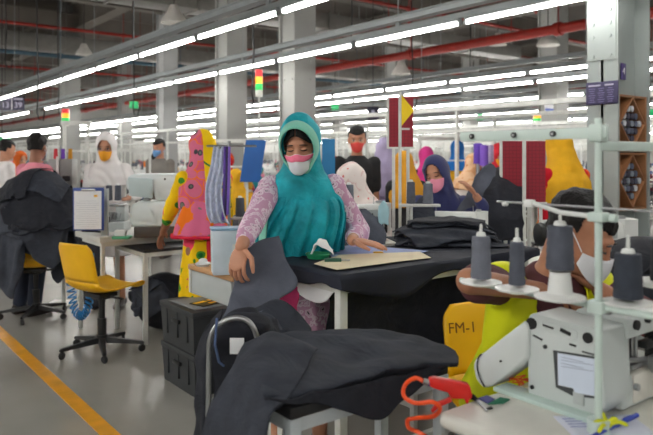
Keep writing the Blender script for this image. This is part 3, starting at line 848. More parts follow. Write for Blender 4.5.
def table(label, loc, rz, w, d, h, top_m=None, leg_m=None, thick=0.03, group=None, leg=0.03, name='sewing_table', bev=0.006, ov=0.02, shelf=True, cat='table'):
    """origin at the floor under the centre"""
    t = thing(name, label, cat, loc, rz, group)
    MB().box((0,0,h-thick/2), (w,d,thick), bev=bev).build('tabletop', top_m or top_w, t)
    for sx in (-1,1):
        for sy in (-1,1): MB().box((sx*(w/2-ov-leg/2), sy*(d/2-ov-leg/2), (h-thick)/2), (leg,leg,h-thick), bev=.002).build('leg', leg_m or frame_w, t)
    m = MB()
    for sy in (-1,1): m.box((0, sy*(d/2-ov-leg/2), h-thick-leg/2), (w-2*ov-leg*.9, leg*.8, leg))
    for sx in (-1,1):
        m.box((sx*(w/2-ov-leg/2), 0, h-thick-leg/2), (leg*.8, d-2*ov-leg*.9, leg))
    m.build('apron_rail', leg_m or frame_w, t)
    if shelf:
        m = MB().box((0,0,0.12), (w-2*ov-1.4*leg, leg*.8, leg))
        for sx in (-1,1): m.box((sx*(w/2-ov-leg/2), 0, 0.12), (leg*.8, d-2*ov-1.6*leg, leg))
        m.build('stretcher', leg_m or frame_w, t)
    return t
def swivel_chair(label, loc, rz, group=None, text=None, sh=0.47, seat_m=None, lab_part=None):
    """faces +x"""
    t = thing('swivel_chair', label, 'chair', loc, rz, group)
    prof = [(.235,sh-.028),(.225,sh-.004),(.17,sh+.006),(.06,sh-.012),(-.06,sh-.018),(-.14,sh-.002),(-.19,sh+.05),(-.215,sh+.13),(-.235,sh+.22),(-.255,sh+.30),(-.272,sh+.345)]
    wd = [.17,.20,.212,.215,.21,.20,.19,.188,.19,.185,.150]
    pr = catmull([V((x,0,z)) for x,z in prof],3); ww = catmull([V((a,0,0)) for a in wd],3)
    rows = []
    for p, q in zip(pr, ww):
        row = []
        for j in range(13):
            u = -1+j/6; 
            lift = .030*abs(u)**3
            row.append(V((p.x+(lift*.9 if p.z > sh+.04 else 0), q.x*u, p.z+(lift if p.z <= sh+.04 else 0))))
        rows.append(row)
    sm = seat_m or yel
    k = next(i for i,p in enumerate(pr) if p.z > sh+.05)
    MB().sheet(rows[:k+1]).build('seat', sm, t, solid=.012)
    bk = MB().sheet(rows[k:]).build('backrest', sm, t, solid=.012)
    MB().box((-.01,0,sh-.045), (.16,.18,.03), bev=.006).box((-.01,.0,sh-.06),(.1,.1,.04),bev=.006).cyl((0.0,-.05,sh-.055),(0.02,-.21,sh-.06),.008,n=8).build('seat_mount', black_pl, t)
    MB().cyl((0,0,.09),(0,0,.25),.032,n=14).cyl((0,0,.25),(0,0,sh-.05),.022,n=12).build('gas_lift', black_pl, t)
    hub = MB().lathe([(.001,.07),(.04,.07),(.045,.1),(.04,.13),(.001,.135)], n=16).build('hub', black_pl, t)
    for k in range(5):
        a = 2*math.pi*k/5+.35; d = V((math.cos(a), math.sin(a), 0)); s_ = V((-d.y,d.x,0))
        MB().loft([[V((0,0,z))+d*r+s_*y for y,z in ((-w,h0),(w,h0),(w*.7,h1),(-w*.7,h1))] for r,w,h0,h1 in ((.03,.028,.075,.115),(.15,.022,.068,.098),(.285,.016,.058,.078),(.30,.012,.058,.072))]).build('base_arm', black_pl, t)
        c = d*.285
        q = MB().lathe([(.001,-.012),(.022,-.012),(.027,-.006),(.027,.006),(.022,.012),(.001,.012)], c+V((0,0,.028)), 14, Matrix.Rotation(a+.6,3,'Z') @ Matrix.Rotation(math.pi/2,3,'X'))
        q.cyl(c+V((0,0,.03)), c+V((0,0,.062)), .010, n=8).build('caster', black_pl, t)
    if text:
        o = text_part('lettering', text, .075, mat('marker_brown',(110,72,20),.7), bk, (-.262,.0,sh+.235), (math.pi/2-.17,0,-math.pi/2), .0006)
    return t
def stool(label, loc, h, rz=0.0, group=None):
    t = thing('stool', label, 'stool', loc, rz, group)
    MB().lathe([(.001,h-.035),(.15,h-.035),(.165,h-.02),(.16,h-.004),(.10,h),(.001,h)],n=22).build('seat', black_pl, t)
    for k in range(4):
        a = math.pi/4+k*math.pi/2; d = V((math.cos(a),math.sin(a),0)); MB().cyl(d*.12+V((0,0,h-.03)), d*.17, .013, n=8).build('leg', frame_w, t)
    MB().tube([V((math.cos(2*math.pi*k/24)*.152,math.sin(2*math.pi*k/24)*.152,.18)) for k in range(24)], .007, 6, closed=True).build('foot_ring', frame_w, t)
    return t
def thread_stand(label, loc, rz, h=0.62, arms=2, group=None, cones=None):
    t = thing('thread_stand', label, 'thread stand', loc, rz, group)
    MB().cyl((0,0,0),(0,0,h),.008,n=8).cyl((0,0,0),(0,0,.02),.03,n=12).build('pole', frame_w, t)
    m = MB(); d = MB()
    m.box((0,0,h-.02),(.26,.012,.014)); m.box((0,0,h*.38),(.24,.016,.01))
    for q in (-1,1):
        d.lathe([(.001,h*.39),(.05,h*.385),(.055,h*.40),(.02,h*.40),(.006,h*.41),(.004,h*.39+.14),(.001,h*.39+.14)], (q*.1,0,0), 16)
        m.tube([V((q*.11,0,h-.02)), V((q*.11,0,h+.012)), V((q*.11+.012,0,h+.02))], .003, 6)
    m.build('cross_bar', frame_w, t); d.build('spool_disc', frame_w, t)
    return t
# ================================================================ people in front (built first, while the scene is small)
def split_print(name, a, b, edge=0.0, axis=0):
    """two prints side by side on one cloth"""
    if name in _M: return _M[name]
    m = bpy.data.materials.new(name); m.use_nodes = True; nt = m.node_tree; bs = nt.nodes['Principled BSDF']; bs.inputs['Roughness'].default_value = .85
    bs.inputs['Specular IOR Level'].default_value = 0.2
    tc = nt.nodes.new('ShaderNodeTexCoord'); outs = []
    for stops, sc_ in (a, b):
        v = nt.nodes.new('ShaderNodeTexVoronoi'); v.inputs['Scale'].default_value = sc_
        r = nt.nodes.new('ShaderNodeValToRGB'); r.color_ramp.interpolation = 'CONSTANT'; el = r.color_ramp.elements
        while len(el) < len(stops): el.new(.5)
        for e, (p, c) in zip(el, stops): e.position = p; e.color = tuple(lin(k) for k in c)+(1,)
        nt.links.new(tc.outputs['Object'], v.inputs['Vector']); nt.links.new(v.outputs[0], r.inputs['Fac']); outs.append(r)
    sx = nt.nodes.new('ShaderNodeSeparateXYZ'); nt.links.new(tc.outputs['Object'], sx.inputs[0])
    gt = nt.nodes.new('ShaderNodeMath'); gt.operation = 'GREATER_THAN'; gt.inputs[1].default_value = edge; nt.links.new(sx.outputs[axis], gt.inputs[0])
    mx = nt.nodes.new('ShaderNodeMix'); mx.data_type = 'RGBA'; nt.links.new(gt.outputs[0], mx.inputs[0])
    nt.links.new(outs[0].outputs[0], mx.inputs[6]); nt.links.new(outs[1].outputs[0], mx.inputs[7])
    nt.links.new(mx.outputs[2], bs.inputs['Base Color']); _M[name] = m; return m
Yl, Pk, Gn, Rd, Or, Gy = (250,206,24), (232,96,132), (70,150,50), (208,34,56), (240,120,30), (120,120,110)
TEAL = mat('scarf_teal', (30,160,174), 0.7, var=0.22, scale=9, bump=0.2, bscale=170, spec=0.3, crease=.3)
MINTC = mat('scarf_mint', (128,206,184), 0.8, var=0.08, bump=0.2, bscale=170, sheen=0.25, spec=0.2)
PRINT_PINK = print_mat('print_pink_black_dots', [(0,(40,30,46)),(.13,(228,206,222)),(.28,(206,160,190)),(.37,(232,214,226)),(.55,(206,160,190))], 30)
PRINT_ROSE = print_mat('print_rose_dark_dots', [(0,(36,22,30)),(.12,(186,108,130)),(.30,(206,150,164)),(.40,(170,98,120))], 26)
PRINT_YEL = print_mat('print_yellow_floral', [(0,(30,110,50)),(.16,Gn),(.30,Yl),(.72,(236,70,100))], 10)
PRINT_HEAD = split_print('print_pink_yellow_scarf', ([(0,(226,70,50)),(.06,Yl),(.62,(40,120,60)),(.68,Yl)],5.0), ([(0,Gy),(.2,(74,74,80)),(.27,(218,112,142)),(.62,Or),(.68,(220,96,124))],11.0), 0.025)
NAVYS = mat('scarf_navy', (34,40,92), 0.85, var=0.08, bump=0.15, bscale=150, sheen=0.2)
WHITES = mat('scarf_white', (232,228,228), 0.85, var=0.03, bump=0.15, bscale=150)
WPINK = print_mat('print_white_rose', [(0,(222,120,120)),(.12,(236,226,222)),(.7,(226,200,198))], 16)
MUST = mat('scarf_mustard', (214,152,34), 0.85, var=0.08, bump=0.15, bscale=150)
LAV = mat('scarf_lavender', (168,158,192), 0.85, var=0.06, bump=0.15)
PINKSH = mat('shirt_pink', (226,140,156), 0.85, var=0.05, bump=0.2)
BLKT = mat('shirt_black', (32,33,36), 0.85, var=0.08, bump=0.2)
MAROON = mat('shirt_maroon', (94,52,58), 0.85, var=0.08, bump=0.2)
HIVIS = mat('vest_lime', (232,238,18), 0.6, var=0.04, bump=0.1)
GREYSH = mat('shirt_grey', (128,124,118), 0.85, var=0.06)
MASKO = mat('mask_orange', (238,160,28), 0.75, var=0.03); MASKP = mat('mask_pink', (238,150,174), 0.8, var=0.03); MASKR = mat('mask_red', (214,70,66), 0.8, var=0.03); MASKB = mat('mask_blue', (110,160,214), 0.8, var=0.03)
ORRED = print_mat('print_orange_red', [(0,(240,150,40)),(.25,(196,30,44)),(.6,(226,90,40))], 7)
YSC = mat('scarf_yellow', (226,170,20), 0.85, var=0.08, bump=0.2)

# the woman in the teal headscarf
wl = G(300, 3.12)
RT = P(241, 247, 2.56); LT = P(352, 240, 2.93)
wm = person('woman in a teal headscarf and white mask with pink edge standing at the dark worktable', wl, ROT*0.72, 1.60, lean=9, head=(-18,20,-3), L=LT, R=RT,
    poleL=W(.45,.5,-.7), poleR=W(-.45,.5,-.7), sleeve=.86, top=PRINT_PINK, dress=.42, hood=TEAL, hood_drop=.07, hood_open=(.071,.094), mask=MASKW, mask_top=mat('mask_rose',(240,120,150),.8,var=.02),
    vox=.0085, fingers=True, lids=True, handcurl=(.12,.62), handn=(W(-.1,.0,1), W(-.35,-.75,.5)), handd=(W(.9,-.25,-.12), W(-.15,-.45,-.9)), edge=None, slim=.93)
def woman_scarf():
    r = wm['root']; s = wm['s']; hl = wm['hl']; X, Y_, up, sp = wm['X'], wm['Y'], wm['up'], wm['sp']
    # hair seen under the scarf, parted in the middle
    H_ = MB()
    for q in (1,-1):
        H_.sheet([[hl((q*(.003+.066*math.sin(a)), -.012-.092*math.cos(a*.92)*(1-.12*t)+.02*t, .070+.036*t*math.cos(a)**.6-.062*math.sin(a)**1.6*(1-t*.6))) for t in (0,.25,.5,.75,1)] for a in [k*1.45/12 for k in range(13)]])
    H_.build('hair', HAIR, r, solid=.006)
    # mint border framing the face, falling over the chest and the side
    rim = []
    for k in range(31):
        a = math.pi*(-.97+1.94*k/30)
        x, z = .077*math.sin(a), .104*math.cos(a)+.004-(.02 if abs(a) > 2.6 else 0)
        rim.append((x, -.062-.030*math.cos(a*.9) if abs(a) < 1.9 else -.07, z))
    rows = [[hl((x*f+ (0), y+dy, z*f2)) for x, y, z in rim] for f, dy, f2 in ((.93,-.008,.93),(.98,-.020,.98),(1.07,-.014,1.06),(1.17,.014,1.13),(1.20,.05,1.16))]
    MB().sheet(rows).build('scarf_border', MINTC, r, solid=.004, sub=1)
    # the drape over the chest: swags hanging from shoulder to shoulder
    L = lambda x, t, y: sp(t)+X*x*s+Y_*y*s
    net = []
    for i, (t, yd, wdt, sag) in enumerate(((.492,-.088,.118,.085),(.455,-.138,.168,.11),(.41,-.172,.200,.12),(.34,-.178,.210,.12),(.24,-.158,.205,.11),(.17,-.148,.205,.10),(.09,-.145,.205,.08),(.02,-.148,.20,.06))):
        row = []
        for j in range(15):
            u = -1+j/7
            th = u*1.75
            row.append(L(wdt*math.sin(th)*(1.0 if abs(u) < .99 else 1), t-sag*(1-u*u)*.55, (yd)*math.cos(th)*(1.12)-.0+.02*abs(u)))
        net.append(row)
    g = patch(net, 9, 8, .005, 8, 3)
    for i, row in enumerate(g):
        for j, p in enumerate(row):
            u = j/(len(row)-1)*2-1; v = i/(len(g)-1)
            d = Y_*-1
            ph = 30*u+9*v*(1-.5*u)+3.0*noise.noise(V((u*1.5,v*2.5,1)))
            fo_ = math.sin(ph)+.45*math.sin(2*ph+1.0+2*v)
            sw_ = math.sin(46*v*(1-.75*u*u)+3*u+2*noise.noise(V((u*2,v*2,9))))
            row[j] = p + d*(.0175*min(1, v*2+.3)*fo_*(.55+.45*min(1,abs(u)*1.6+v*.5)) + .007*sw_*max(0,1-v*1.5)*(1-abs(u)))
    MB().sheet(g).build('scarf_drape', TEAL, r, solid=.005)
    n = len(g[0]); 
    # mint strip down her right side
    strip = [[row[k] + Y_*-.008 + X*-.004 for k in range(int(n*.13), int(n*.24))] for row in g[2:]]
    MB().sheet(strip).build('scarf_border', MINTC, r, solid=.004)
    back = []
    for i, (t, w_, y) in enumerate(((.47,.15,.10),(.36,.20,.14),(.2,.21,.15),(.04,.21,.16))):
        back.append([L(w_*math.sin(a), t, y*math.cos(a)) for a in [(-1.75+3.5*j/10) for j in range(11)]])
    MB().sheet(patch(back, 4, 4, .008, 8, 9)).build('scarf_back', TEAL, r, solid=.005)
woman_scarf()

# the seated man in the lime vest
ml = G(514, 2.38)
mn = person('man in a maroon shirt, lime vest and white mask bending over his sewing machine', ml, ROT+math.radians(8), 1.72, seated=True, hipz=.55, lean=24, side=4, head=(46,32,0),
    L=P(600, 290, 2.12), R=P(541, 291, 2.02), poleR=W(-.9,.12,.10), poleL=W(.8,.3,-.5), sleeve=.36, top=MAROON, bottom=JEANS, hair=HAIR, mask=MASKW, vox=.009, fingers=True, lids=True,
    skin=mat('skin_man',(176,122,94),.5,var=.05,scale=20,spec=.4), vest=HIVIS, handcurl=(.5,.5))
# the woman in the yellow and pink print, from behind
yl = G(206, 4.45)
yw = person('woman seen from behind in a pink and yellow floral headscarf and dress', yl, ROT+math.radians(206), 1.58, slim=.9, lean=6, head=(0,12,0), L=P(160,240,4.72), poleL=W(-.3,-.6,-.7), sleeve=.72, top=PRINT_YEL, dress=.32,
    hood=PRINT_HEAD, hood_drop=.22, vox=.012, fingers=True, skin=SKIN2, shawl=.35)
PRINT_CAPE = print_mat('print_pink_grey_medallion', [(0,(90,90,92)),(.16,(130,128,120)),(.24,(220,110,146)),(.6,Or)], 11)
cp = MB(); cz = [(1.14,.14,.112,0),(1.05,.165,.138,.01),(.97,.185,.158,.02),(.90,.20,.17,.025)]
cp.loft(rings_ell([(V((d_,0,z)), V((a_,0,0)), V((0,b_,0))) for z,a_,b_,d_ in cz], 48, .05, 9), cap=False)
cpo = cp.build('cape', PRINT_CAPE, yw['root'], solid=.005, sub=1)
MB().tube(rings_ell([(V((.025,0,.895)), V((.203,0,0)), V((0,.173,0)))], 48, .05, 9)[0], .012, 6, closed=True).build('border', mat('border_red',(214,26,60),.8), cpo)
MB().sheet([[V((x,-0.0+.128+.0*k+ (.205-.128)*min(1,(.95-z)/.6), z)) for x in (-.035,0,.035)] for k, z in enumerate((.93,.84,.72,.6,.48,.36))]).build('sash', mat('sash_red',(200,22,40),.8), yw['root'], solid=.006)
# white headscarf, orange mask
person('woman in a white headscarf and orange mask standing behind the clipboard', G(110, 6.25), ROT, 1.63, lean=8, head=(6,14,0), sleeve=.9, top=WHITES, dress=.5, hood=WHITES, hood_open=(.062,.086), mask=MASKO, vox=.013, L=P(128,198,5.9), R=P(96,200,5.9))
# pink shirt man from behind
person('man in a pink shirt seen from behind at the left edge', G(30, 5.95), ROT+math.radians(150), 1.62, lean=6, head=(25,8,0), sleeve=.9, top=PINKSH, bottom=JEANS, hair=HAIR, mask=MASKW, vox=.013, skin=SKIN2)
# navy headscarf
person('woman in a navy headscarf and pink mask tilting her head over grey cloth', G(443, 4.55), ROT-math.radians(18), 1.55, seated=True, hipz=.68, lean=10, head=(-10,10,-14), L=P(476,196,4.2), R=P(430,232,4.1), poleL=W(.5,.3,-.7), sleeve=.88,
    top=NAVYS, bottom=JEANS, hood=NAVYS, mask=MASKP, vox=.011, fingers=True, hood_drop=.22, lids=True)
# white-rose headscarf, facing left
person('woman in a white headscarf with rose flecks bending to the left over a machine', G(380, 4.75), ROT-math.radians(62), 1.55, seated=True, hipz=.66, lean=20, head=(0,26,0), top=WPINK, bottom=JEANS, hood=WPINK, mask=MASKW, vox=.013, hood_drop=.28, L=P(357,212,4.4), R=P(364,214,4.3), sleeve=.9)
person('woman in a mustard headscarf seen from behind beside the white pole', G(410, 6.1), ROT+math.radians(200), 1.55, seated=True, hipz=.72, lean=10, head=(0,14,0), top=BLKT, bottom=JEANS, hood=MUST, vox=.014, hood_drop=.24, shawl=.7)
person('man with black hair in a black T-shirt and red mask standing and facing the camera', G(357, 6.4), ROT+.1, 1.70, head=(-8,8,0), top=BLKT, sleeve=.42, bottom=JEANS, hair=HAIR, mask=MASKR, vox=.012)
person('woman in a lavender headscarf standing with her back to the camera', G(384, 7.0), ROT+math.radians(170), 1.60, lean=5, head=(0,10,0), top=LAV, dress=.5, hood=LAV, vox=.016, hood_drop=.32, shawl=.8)
person('woman in a long yellow headscarf over red and orange print, standing behind the crimson boards', G(570, 4.75), ROT+math.radians(200), 1.60, lean=8, head=(0,16,0), top=ORRED, dress=.4, hood=YSC, vox=.014, hood_drop=.22, shawl=.6)
person('man in a grey shirt and blue mask standing far behind the white machine', G(160, 9.3), ROT-.3, 1.66, head=(0,10,0), top=GREYSH, bottom=JEANS, hair=HAIR, mask=MASKB, vox=.016)
person('person with dark hair standing at the far left edge, turned away', G(4, 8.0), ROT+math.radians(140), 1.62, head=(0,15,0), top=WHITES, bottom=JEANS, hair=HAIR, vox=.018)
# ================================================================ left side
# chairs
swivel_chair('empty yellow plastic swivel chair on black castors beside the yellow floor line', G(102, 4.80), math.radians(18))
bc = G(36, 5.85)
swivel_chair('yellow swivel chair almost buried under the heap of dark garments', bc, math.radians(70))
hf = HF(-.9,.9,-.9,.9,.012,0.0).box(-.24,.24,-.22,.22,.50).bump(.03,0,.29,.27,.5,.58).bump(-.22,.05,.30,.25,.45,.36)
core = MB().ell((.03,0,.76),(.27,.25,.29),None,20,14).ell((-.20,.04,.64),(.26,.22,.19),None,16,10)
tag(link('garment_bundle', remesh(core, .03, 4), None, bc, ROT), 'tight bundle of dark garments inside the heap on the buried chair', 'garments'); bpy.data.objects['garment_bundle'].data.materials.append(GAR[1])
pile(hf, 15, lambda k, r: (r.uniform(-.26,.22), r.uniform(-.18,.08), r.uniform(.6,.85), r.uniform(.8,1.15), r.uniform(0,3.1)), bc, ROT,
     'heap on the buried chair', 'garments heaped on the buried chair', name='garment', cut='garment', seed=3, n=28, steps=100, amp=.07, crumple=.62, mats=[GAR[0],GAR[2],GAR[1],GAR[2]], thick=.010)
# table with the big white machine
c0 = P(97, 238, 5.0)
tz = c0.z
tc_ = V((c0.x+.62, c0.y+.30, 0))
table('white sewing table under the big white bar tacking machine', tc_, 0, 1.2, .6, tz, thick=.045, shelf=False)
q = P(163, 221, 5.15)
t = thing('bar_tacker', 'big white industrial sewing machine with vent slots on the left table', 'sewing machine', V((q.x,q.y,tz)), ROT+.12); hb = .085
MB().box((-.02,0,hb/2),(.36,.26,hb),bev=.006).build('base_box', mat('base_brown',(70,62,56),.6), t)
m = MB(); m.prism([V((-.21,-.14,.0)),V((-.235,-.14,.05)),V((-.215,-.14,.165)),V((-.17,-.14,.19)),V((.20,-.14,.19)),V((.20,-.14,.0))], (0,.28,0), bev=.012); m.xf(Matrix.Translation((0,0,hb))).build('lower_housing', mat('machine_pale',(206,216,218),.35,var=.03), t)
m = MB(); m.prism([V((-.25,-.12,.275)),V((-.262,-.12,.335)),V((-.24,-.12,.385)),V((-.20,-.12,.40)),V((.21,-.12,.40)),V((.225,-.12,.385)),V((.225,-.12,.195)),V((-.04,-.12,.195)),V((-.06,-.12,.275))], (0,.24,0), bev=.012); m.xf(Matrix.Translation((0,0,hb))).build('upper_arm', mat('machine_pale2',(214,222,224),.35,var=.03), t)
m = MB(); m.prism([V((-.235,-.125,.235)),V((-.24,-.125,.375)),V((-.06,-.125,.365)),V((-.06,-.125,.215))], (0,-.02,0), bev=.006); m.xf(Matrix.Translation((0,0,hb))).build('nose_cover', mat('machine_blue_grey',(186,204,208),.35,var=.03), t)
m = MB()
for x0, z0 in ((.06,.07),(.13,.07),(.1,.235),(.155,.235)):
    for k in range(6): m.box((x0+.022, -.143 if z0 < .2 else -.123, z0+.012*k), (.045,.006,.006))
m.xf(Matrix.Translation((0,0,hb))).build('vent_grille', mat('vent_grey',(120,124,128),.5), t)
MB().cyl((-.12,0,.19),(-.12,0,.275),.012,n=10).box((-.12,0,.2),(.06,.06,.02),bev=.004).xf(Matrix.Translation((0,0,hb))).build('needle_clamp', steel, t)
MB().cyl((.03,-.12,.36),(.03,-.128,.36),.008,n=10).cyl((.17,-.12,.375),(.17,-.128,.375),.008,n=10).xf(Matrix.Translation((0,0,hb))).build('screw', black_pl, t)
# the metal clutter in front of it: clipper dish and wires
q = P(122, 226, 4.95); q.z = tz
t = thing('parts_dish', 'green and white parts dish on the left sewing table edge', 'dish', q, ROT)
MB().box((0,0,.012),(.13,.09,.024),bev=.006).build('tray', mat('dish_green',(70,150,110),.4), t); MB().box((-.01,.0,.045),(.08,.06,.045),bev=.008).build('tissue', white_pl, t)
for i, (px, py, lab) in enumerate(((109,188,'grey thread cone standing before the woman in the white scarf'),(118,188,'second grey thread cone right of it, before the white scarf'),)):
    q = P(px, py+9, 5.5)
    thread_cone(lab, V((q.x,q.y,q.z-.03)), .13, .028)
q = P(112, 200, 5.5)
t = thing('overlock_unit', 'grey and steel overlock machine head between the clipboard and the big white machine', 'sewing machine', V((q.x,q.y,tz)), ROT)
MB().box((0,0,.04),(.26,.2,.08),bev=.01).build('base', grey_pl, t); MB().box((.08,.02,.14),(.08,.12,.14),bev=.012).build('column', grey_pl, t)
zc = q.z-.03-tz
MB().box((-.0,0,zc-.012),(.24,.10,.02),bev=.004).cyl((-.08,0,.08),(-.08,0,zc-.02),.008,n=8).build('cone_shelf', steel, t)
m = MB()
for k in range(7): m.cyl((-.11+.033*k,-.07,.10+.012*(k%3)),(-.09+.033*k,-.10,.16),.006,n=6).cyl((-.12,-.06+.012*k,.085+.01*k),(.06,-.08+.012*k,.09+.01*k),.005,n=6)
m.build('looper_bar', steel, t)
MB().box((-.05,-.09,.10),(.12,.02,.05),bev=.004).build('front_cover', black_pl, t)
# clipboard on its stand
q = P(88.5, 209, 4.92)
t = thing('clipboard', 'blue edged clipboard with a white ruled form hanging left of the white machine', 'clipboard', q, ROT+.06)
MB().box((0,0,0),(.228,.008,.32),bev=.003).build('board', mat('clip_blue',(40,66,140),.4), t)
sh = MB().box((-.004,-.0055,-.008),(.200,.002,.285)).build('form_sheet', mat('paper',(232,234,238),.8,var=.01), t)
m = MB()
for k in range(13): m.box((-.004,-.007,.06-.016*k),(.165 if k % 3 else .12,.0006,.002))
m.build('printed_line', mat('print_grey',(186,190,200),.8,var=0), sh)
MB().box((0,-.008,.142),(.10,.012,.018),bev=.003).build('clip', steel, t); MB().box((.055,-.007,.098),(.026,.001,.015)).build('sticker', yel, sh)
t = thing('panel_stand', 'grey steel upright carrying the clipboard on the left sewing table', 'stand', V((P(105,209,5.06).x, P(105,209,5.06).y, tz)), ROT)
MB().box((.0,0,.19),(.05,.04,.36),bev=.003).build('panel', grey_pl, t); MB().box((0,0,.006),(.09,.09,.012),bev=.003).build('foot_plate', frame_w, t); MB().box((-.06,-.03,.28),(.12,.05,.02)).build('bracket', grey_pl, t)
# grey control box behind the heap
q = P(63, 172, 6.35)
t = thing('control_box', 'grey control box on a pole behind the clipboard', 'control box', V((q.x,q.y,0)), ROT)
MB().box((0,0,q.z),(.23,.14,.25),bev=.01).build('housing', mat('box_grey',(150,152,150),.5), t); MB().cyl((0,.02,0),(0,.02,q.z-.1),.02,n=10).build('pole', frame_w, t)
m = MB().box((.06,-.072,q.z-.06),(.07,.006,.05)).box((-.05,-.072,q.z-.06),(.06,.006,.05)); m.build('dark_window', black_pl, t); MB().box((-.02,-.08,q.z-.02),(.022,.02,.34),bev=.004).build('white_strap', white_pl, t); MB().box((0,0,.01),(.26,.26,.02)).build('foot_plate', frame_w, t)
for i, (dx, c) in enumerate(((-.07,(214,60,70)),(0,(120,70,190)),(.07,(210,150,40)))):
    tc2 = one('thread_cone', cone_mb(.10,.02), mat('thread_%d' % i, c, .8), ('red thread cone on top of the grey control box','violet thread cone on top of the grey control box','amber thread cone on top of the grey control box')[i], 'thread cone', W((63-CX)/F*6.35+dx,6.35,q.z+.125))
# small white framed desk with the dark top
A = PZ(147,253,.715); Bk = PZ(113,240,.715)
dl = (Bk-A).length
dz = .715; ctr = A + (Bk-A)*.5 + V((.33,0,0)); ctr.z = 0
table('small white steel desk with a dark top beside the empty yellow chair', ctr, 0, .66, .62, dz, top_m=mat('desk_dark',(44,44,48),.35), thick=.022, leg=.032, ov=0, name='desk', cat='desk', shelf=False, bev=.002)
def sheet_paper(label, px, py, z, w, h, rz, m, name='paper_sheet', cat='paper', curl=.02, loc=None):
    q = loc if loc is not None else PZ(px, py, z)
    rows = [[V((w*(u/8-.5), h*(v/6-.5), .0015+curl*(max(0,u/8-.55)**2+max(0,.4-v/6)**2))) for u in range(9)] for v in range(7)]
    return tag(MB().sheet(rows).build(name, m, None, V((q.x,q.y,z)), rz, solid=.0012), label, cat)
paper = mat('paper_white',(234,236,238),.8,var=.015)
sheet_paper('white paper lying on the small dark-topped desk', 133, 239, dz, .26, .18, .2, paper, curl=.05)
q = PZ(151,243,dz); sheet_paper('dark grey cut piece under the hand on the small desk', 0,0,dz,.18,.13,.5,GAR[3],'cut_garment','garment',.02, q)
g = patch([[P(a,b,Y) for a,b,Y in r] for r in ([(80,232,5.45),(90,229,5.4),(101,232,5.35)],[(78,255,5.4),(90,252,5.36),(101,254,5.32)],[(82,280,5.4),(92,280,5.36),(101,282,5.32)],[(84,304,5.4),(93,306,5.36),(101,306,5.32)])],6,6,.018,12,3)
tag(MB().sheet(g).build('garment', GAR[1], None, solid=.004), 'black garment hanging at the left end of the bar tacker table', 'garment')
# cloth heaped under the desk
hc_ = G(164, 5.5)
hf = HF(-.7,.7,-.6,.6,.012,0.0).bump(0,0,.24,.22,0,.40)
core = MB().ell((0,0,.19),(.23,.21,.20),None,20,14); tag(link('garment_bundle', remesh(core,.03,3), None, hc_, ROT), 'bundle of dark garments on the floor under the small desk', 'garments')
list(C.objects)[-1].data.materials.append(GAR[1])
pile(hf, 6, lambda k, r: (r.uniform(-.1,.12), r.uniform(-.04,.10), r.uniform(.45,.6), r.uniform(.55,.7), r.uniform(0,3)), hc_, ROT, 'heap under the small desk', 'garments heaped under the small desk', name='garment', cut='garment', seed=9, n=20, steps=60, crumple=.75, mats=[GAR[0],GAR[1],GAR[2]])
# blue coiled air hose under the chair
pts = []
for k in range(260):
    a = k/260*2*math.pi*17; u = k/259
    cx_ = -.075*math.cos(u*math.pi); cz_ = .42-.24*math.sin(u*math.pi)
    nx, nz_ = math.cos(math.pi*(1-u)), -math.sin(math.pi*u)
    pts.append(V((cx_+.030*math.cos(a)*nx, .030*math.sin(a), cz_+.030*math.cos(a)*nz_)))
hp_ = G(81, 5.15)
one('coiled_hose', MB().tube([pts[0]+V((0,0,.25))]+pts+[pts[-1]+V((0,0,.25))], .0065, 6), mat('hose_blue',(40,130,196),.35), 'bright blue coiled air hose hanging behind the empty yellow chair', 'hose', hp_, ROT)
# black crates
cc = G(193, 3.86)
def crate(label, z, h, off=0.0):
    t = thing('plastic_crate', label, 'crate', V((cc.x+.17+off, cc.y+.23, z)), 0)
    blk = mat('crate_black',(50,53,56),.55,var=.08,bump=.1,bscale=120)
    m = MB(); m.loft([[V((x,y,zz)) for x,y in ((-w,-d),(w,-d),(w,d),(-w,d))] for zz,w,d in ((0,.155,.215),(h-.03,.168,.228))]); m.build('body', blk, t)
    m = MB().box((0,0,h-.018),(.35,.47,.035),bev=.006); 
    for q_ in (-1,1): m.box((q_*.165,0,h*.55),(.012,.03,h*.6)); m.box((q_*.165,.14,h*.55),(.012,.02,h*.6)); m.box((q_*.165,-.14,h*.55),(.012,.02,h*.6))
    m.build('lid', blk, t); MB().box((-.172,0,h-.09),(.02,.10,.025),bev=.005).build('handle', black_pl, t)
    return t
crate('lower black plastic crate on the floor between desk and woman', 0, .25, .008); crate('upper black plastic crate with papers on its lid', .252, .255)
ct = V((cc.x+.17, cc.y+.23, .508))
sheet_paper('grey folded sheet on the lid of the upper black crate', 0,0,.508,.27,.34,.03, mat('paper_grey',(128,130,132),.7), curl=0, loc=ct)
t = thing('magazine','yellow and black printed card on the upper black crate','card', ct+V((.01,-.06,.0035)), .25); MB().box((0,0,.003),(.17,.13,.006)).build('cover', mat('card_black',(44,42,36),.5), t)
m = MB().box((-.03,.03,.0065),(.09,.03,.001)).box((.03,-.03,.0065),(.08,.025,.001)).box((.05,.035,.0065),(.03,.03,.001)); m.build('print', yel, t)
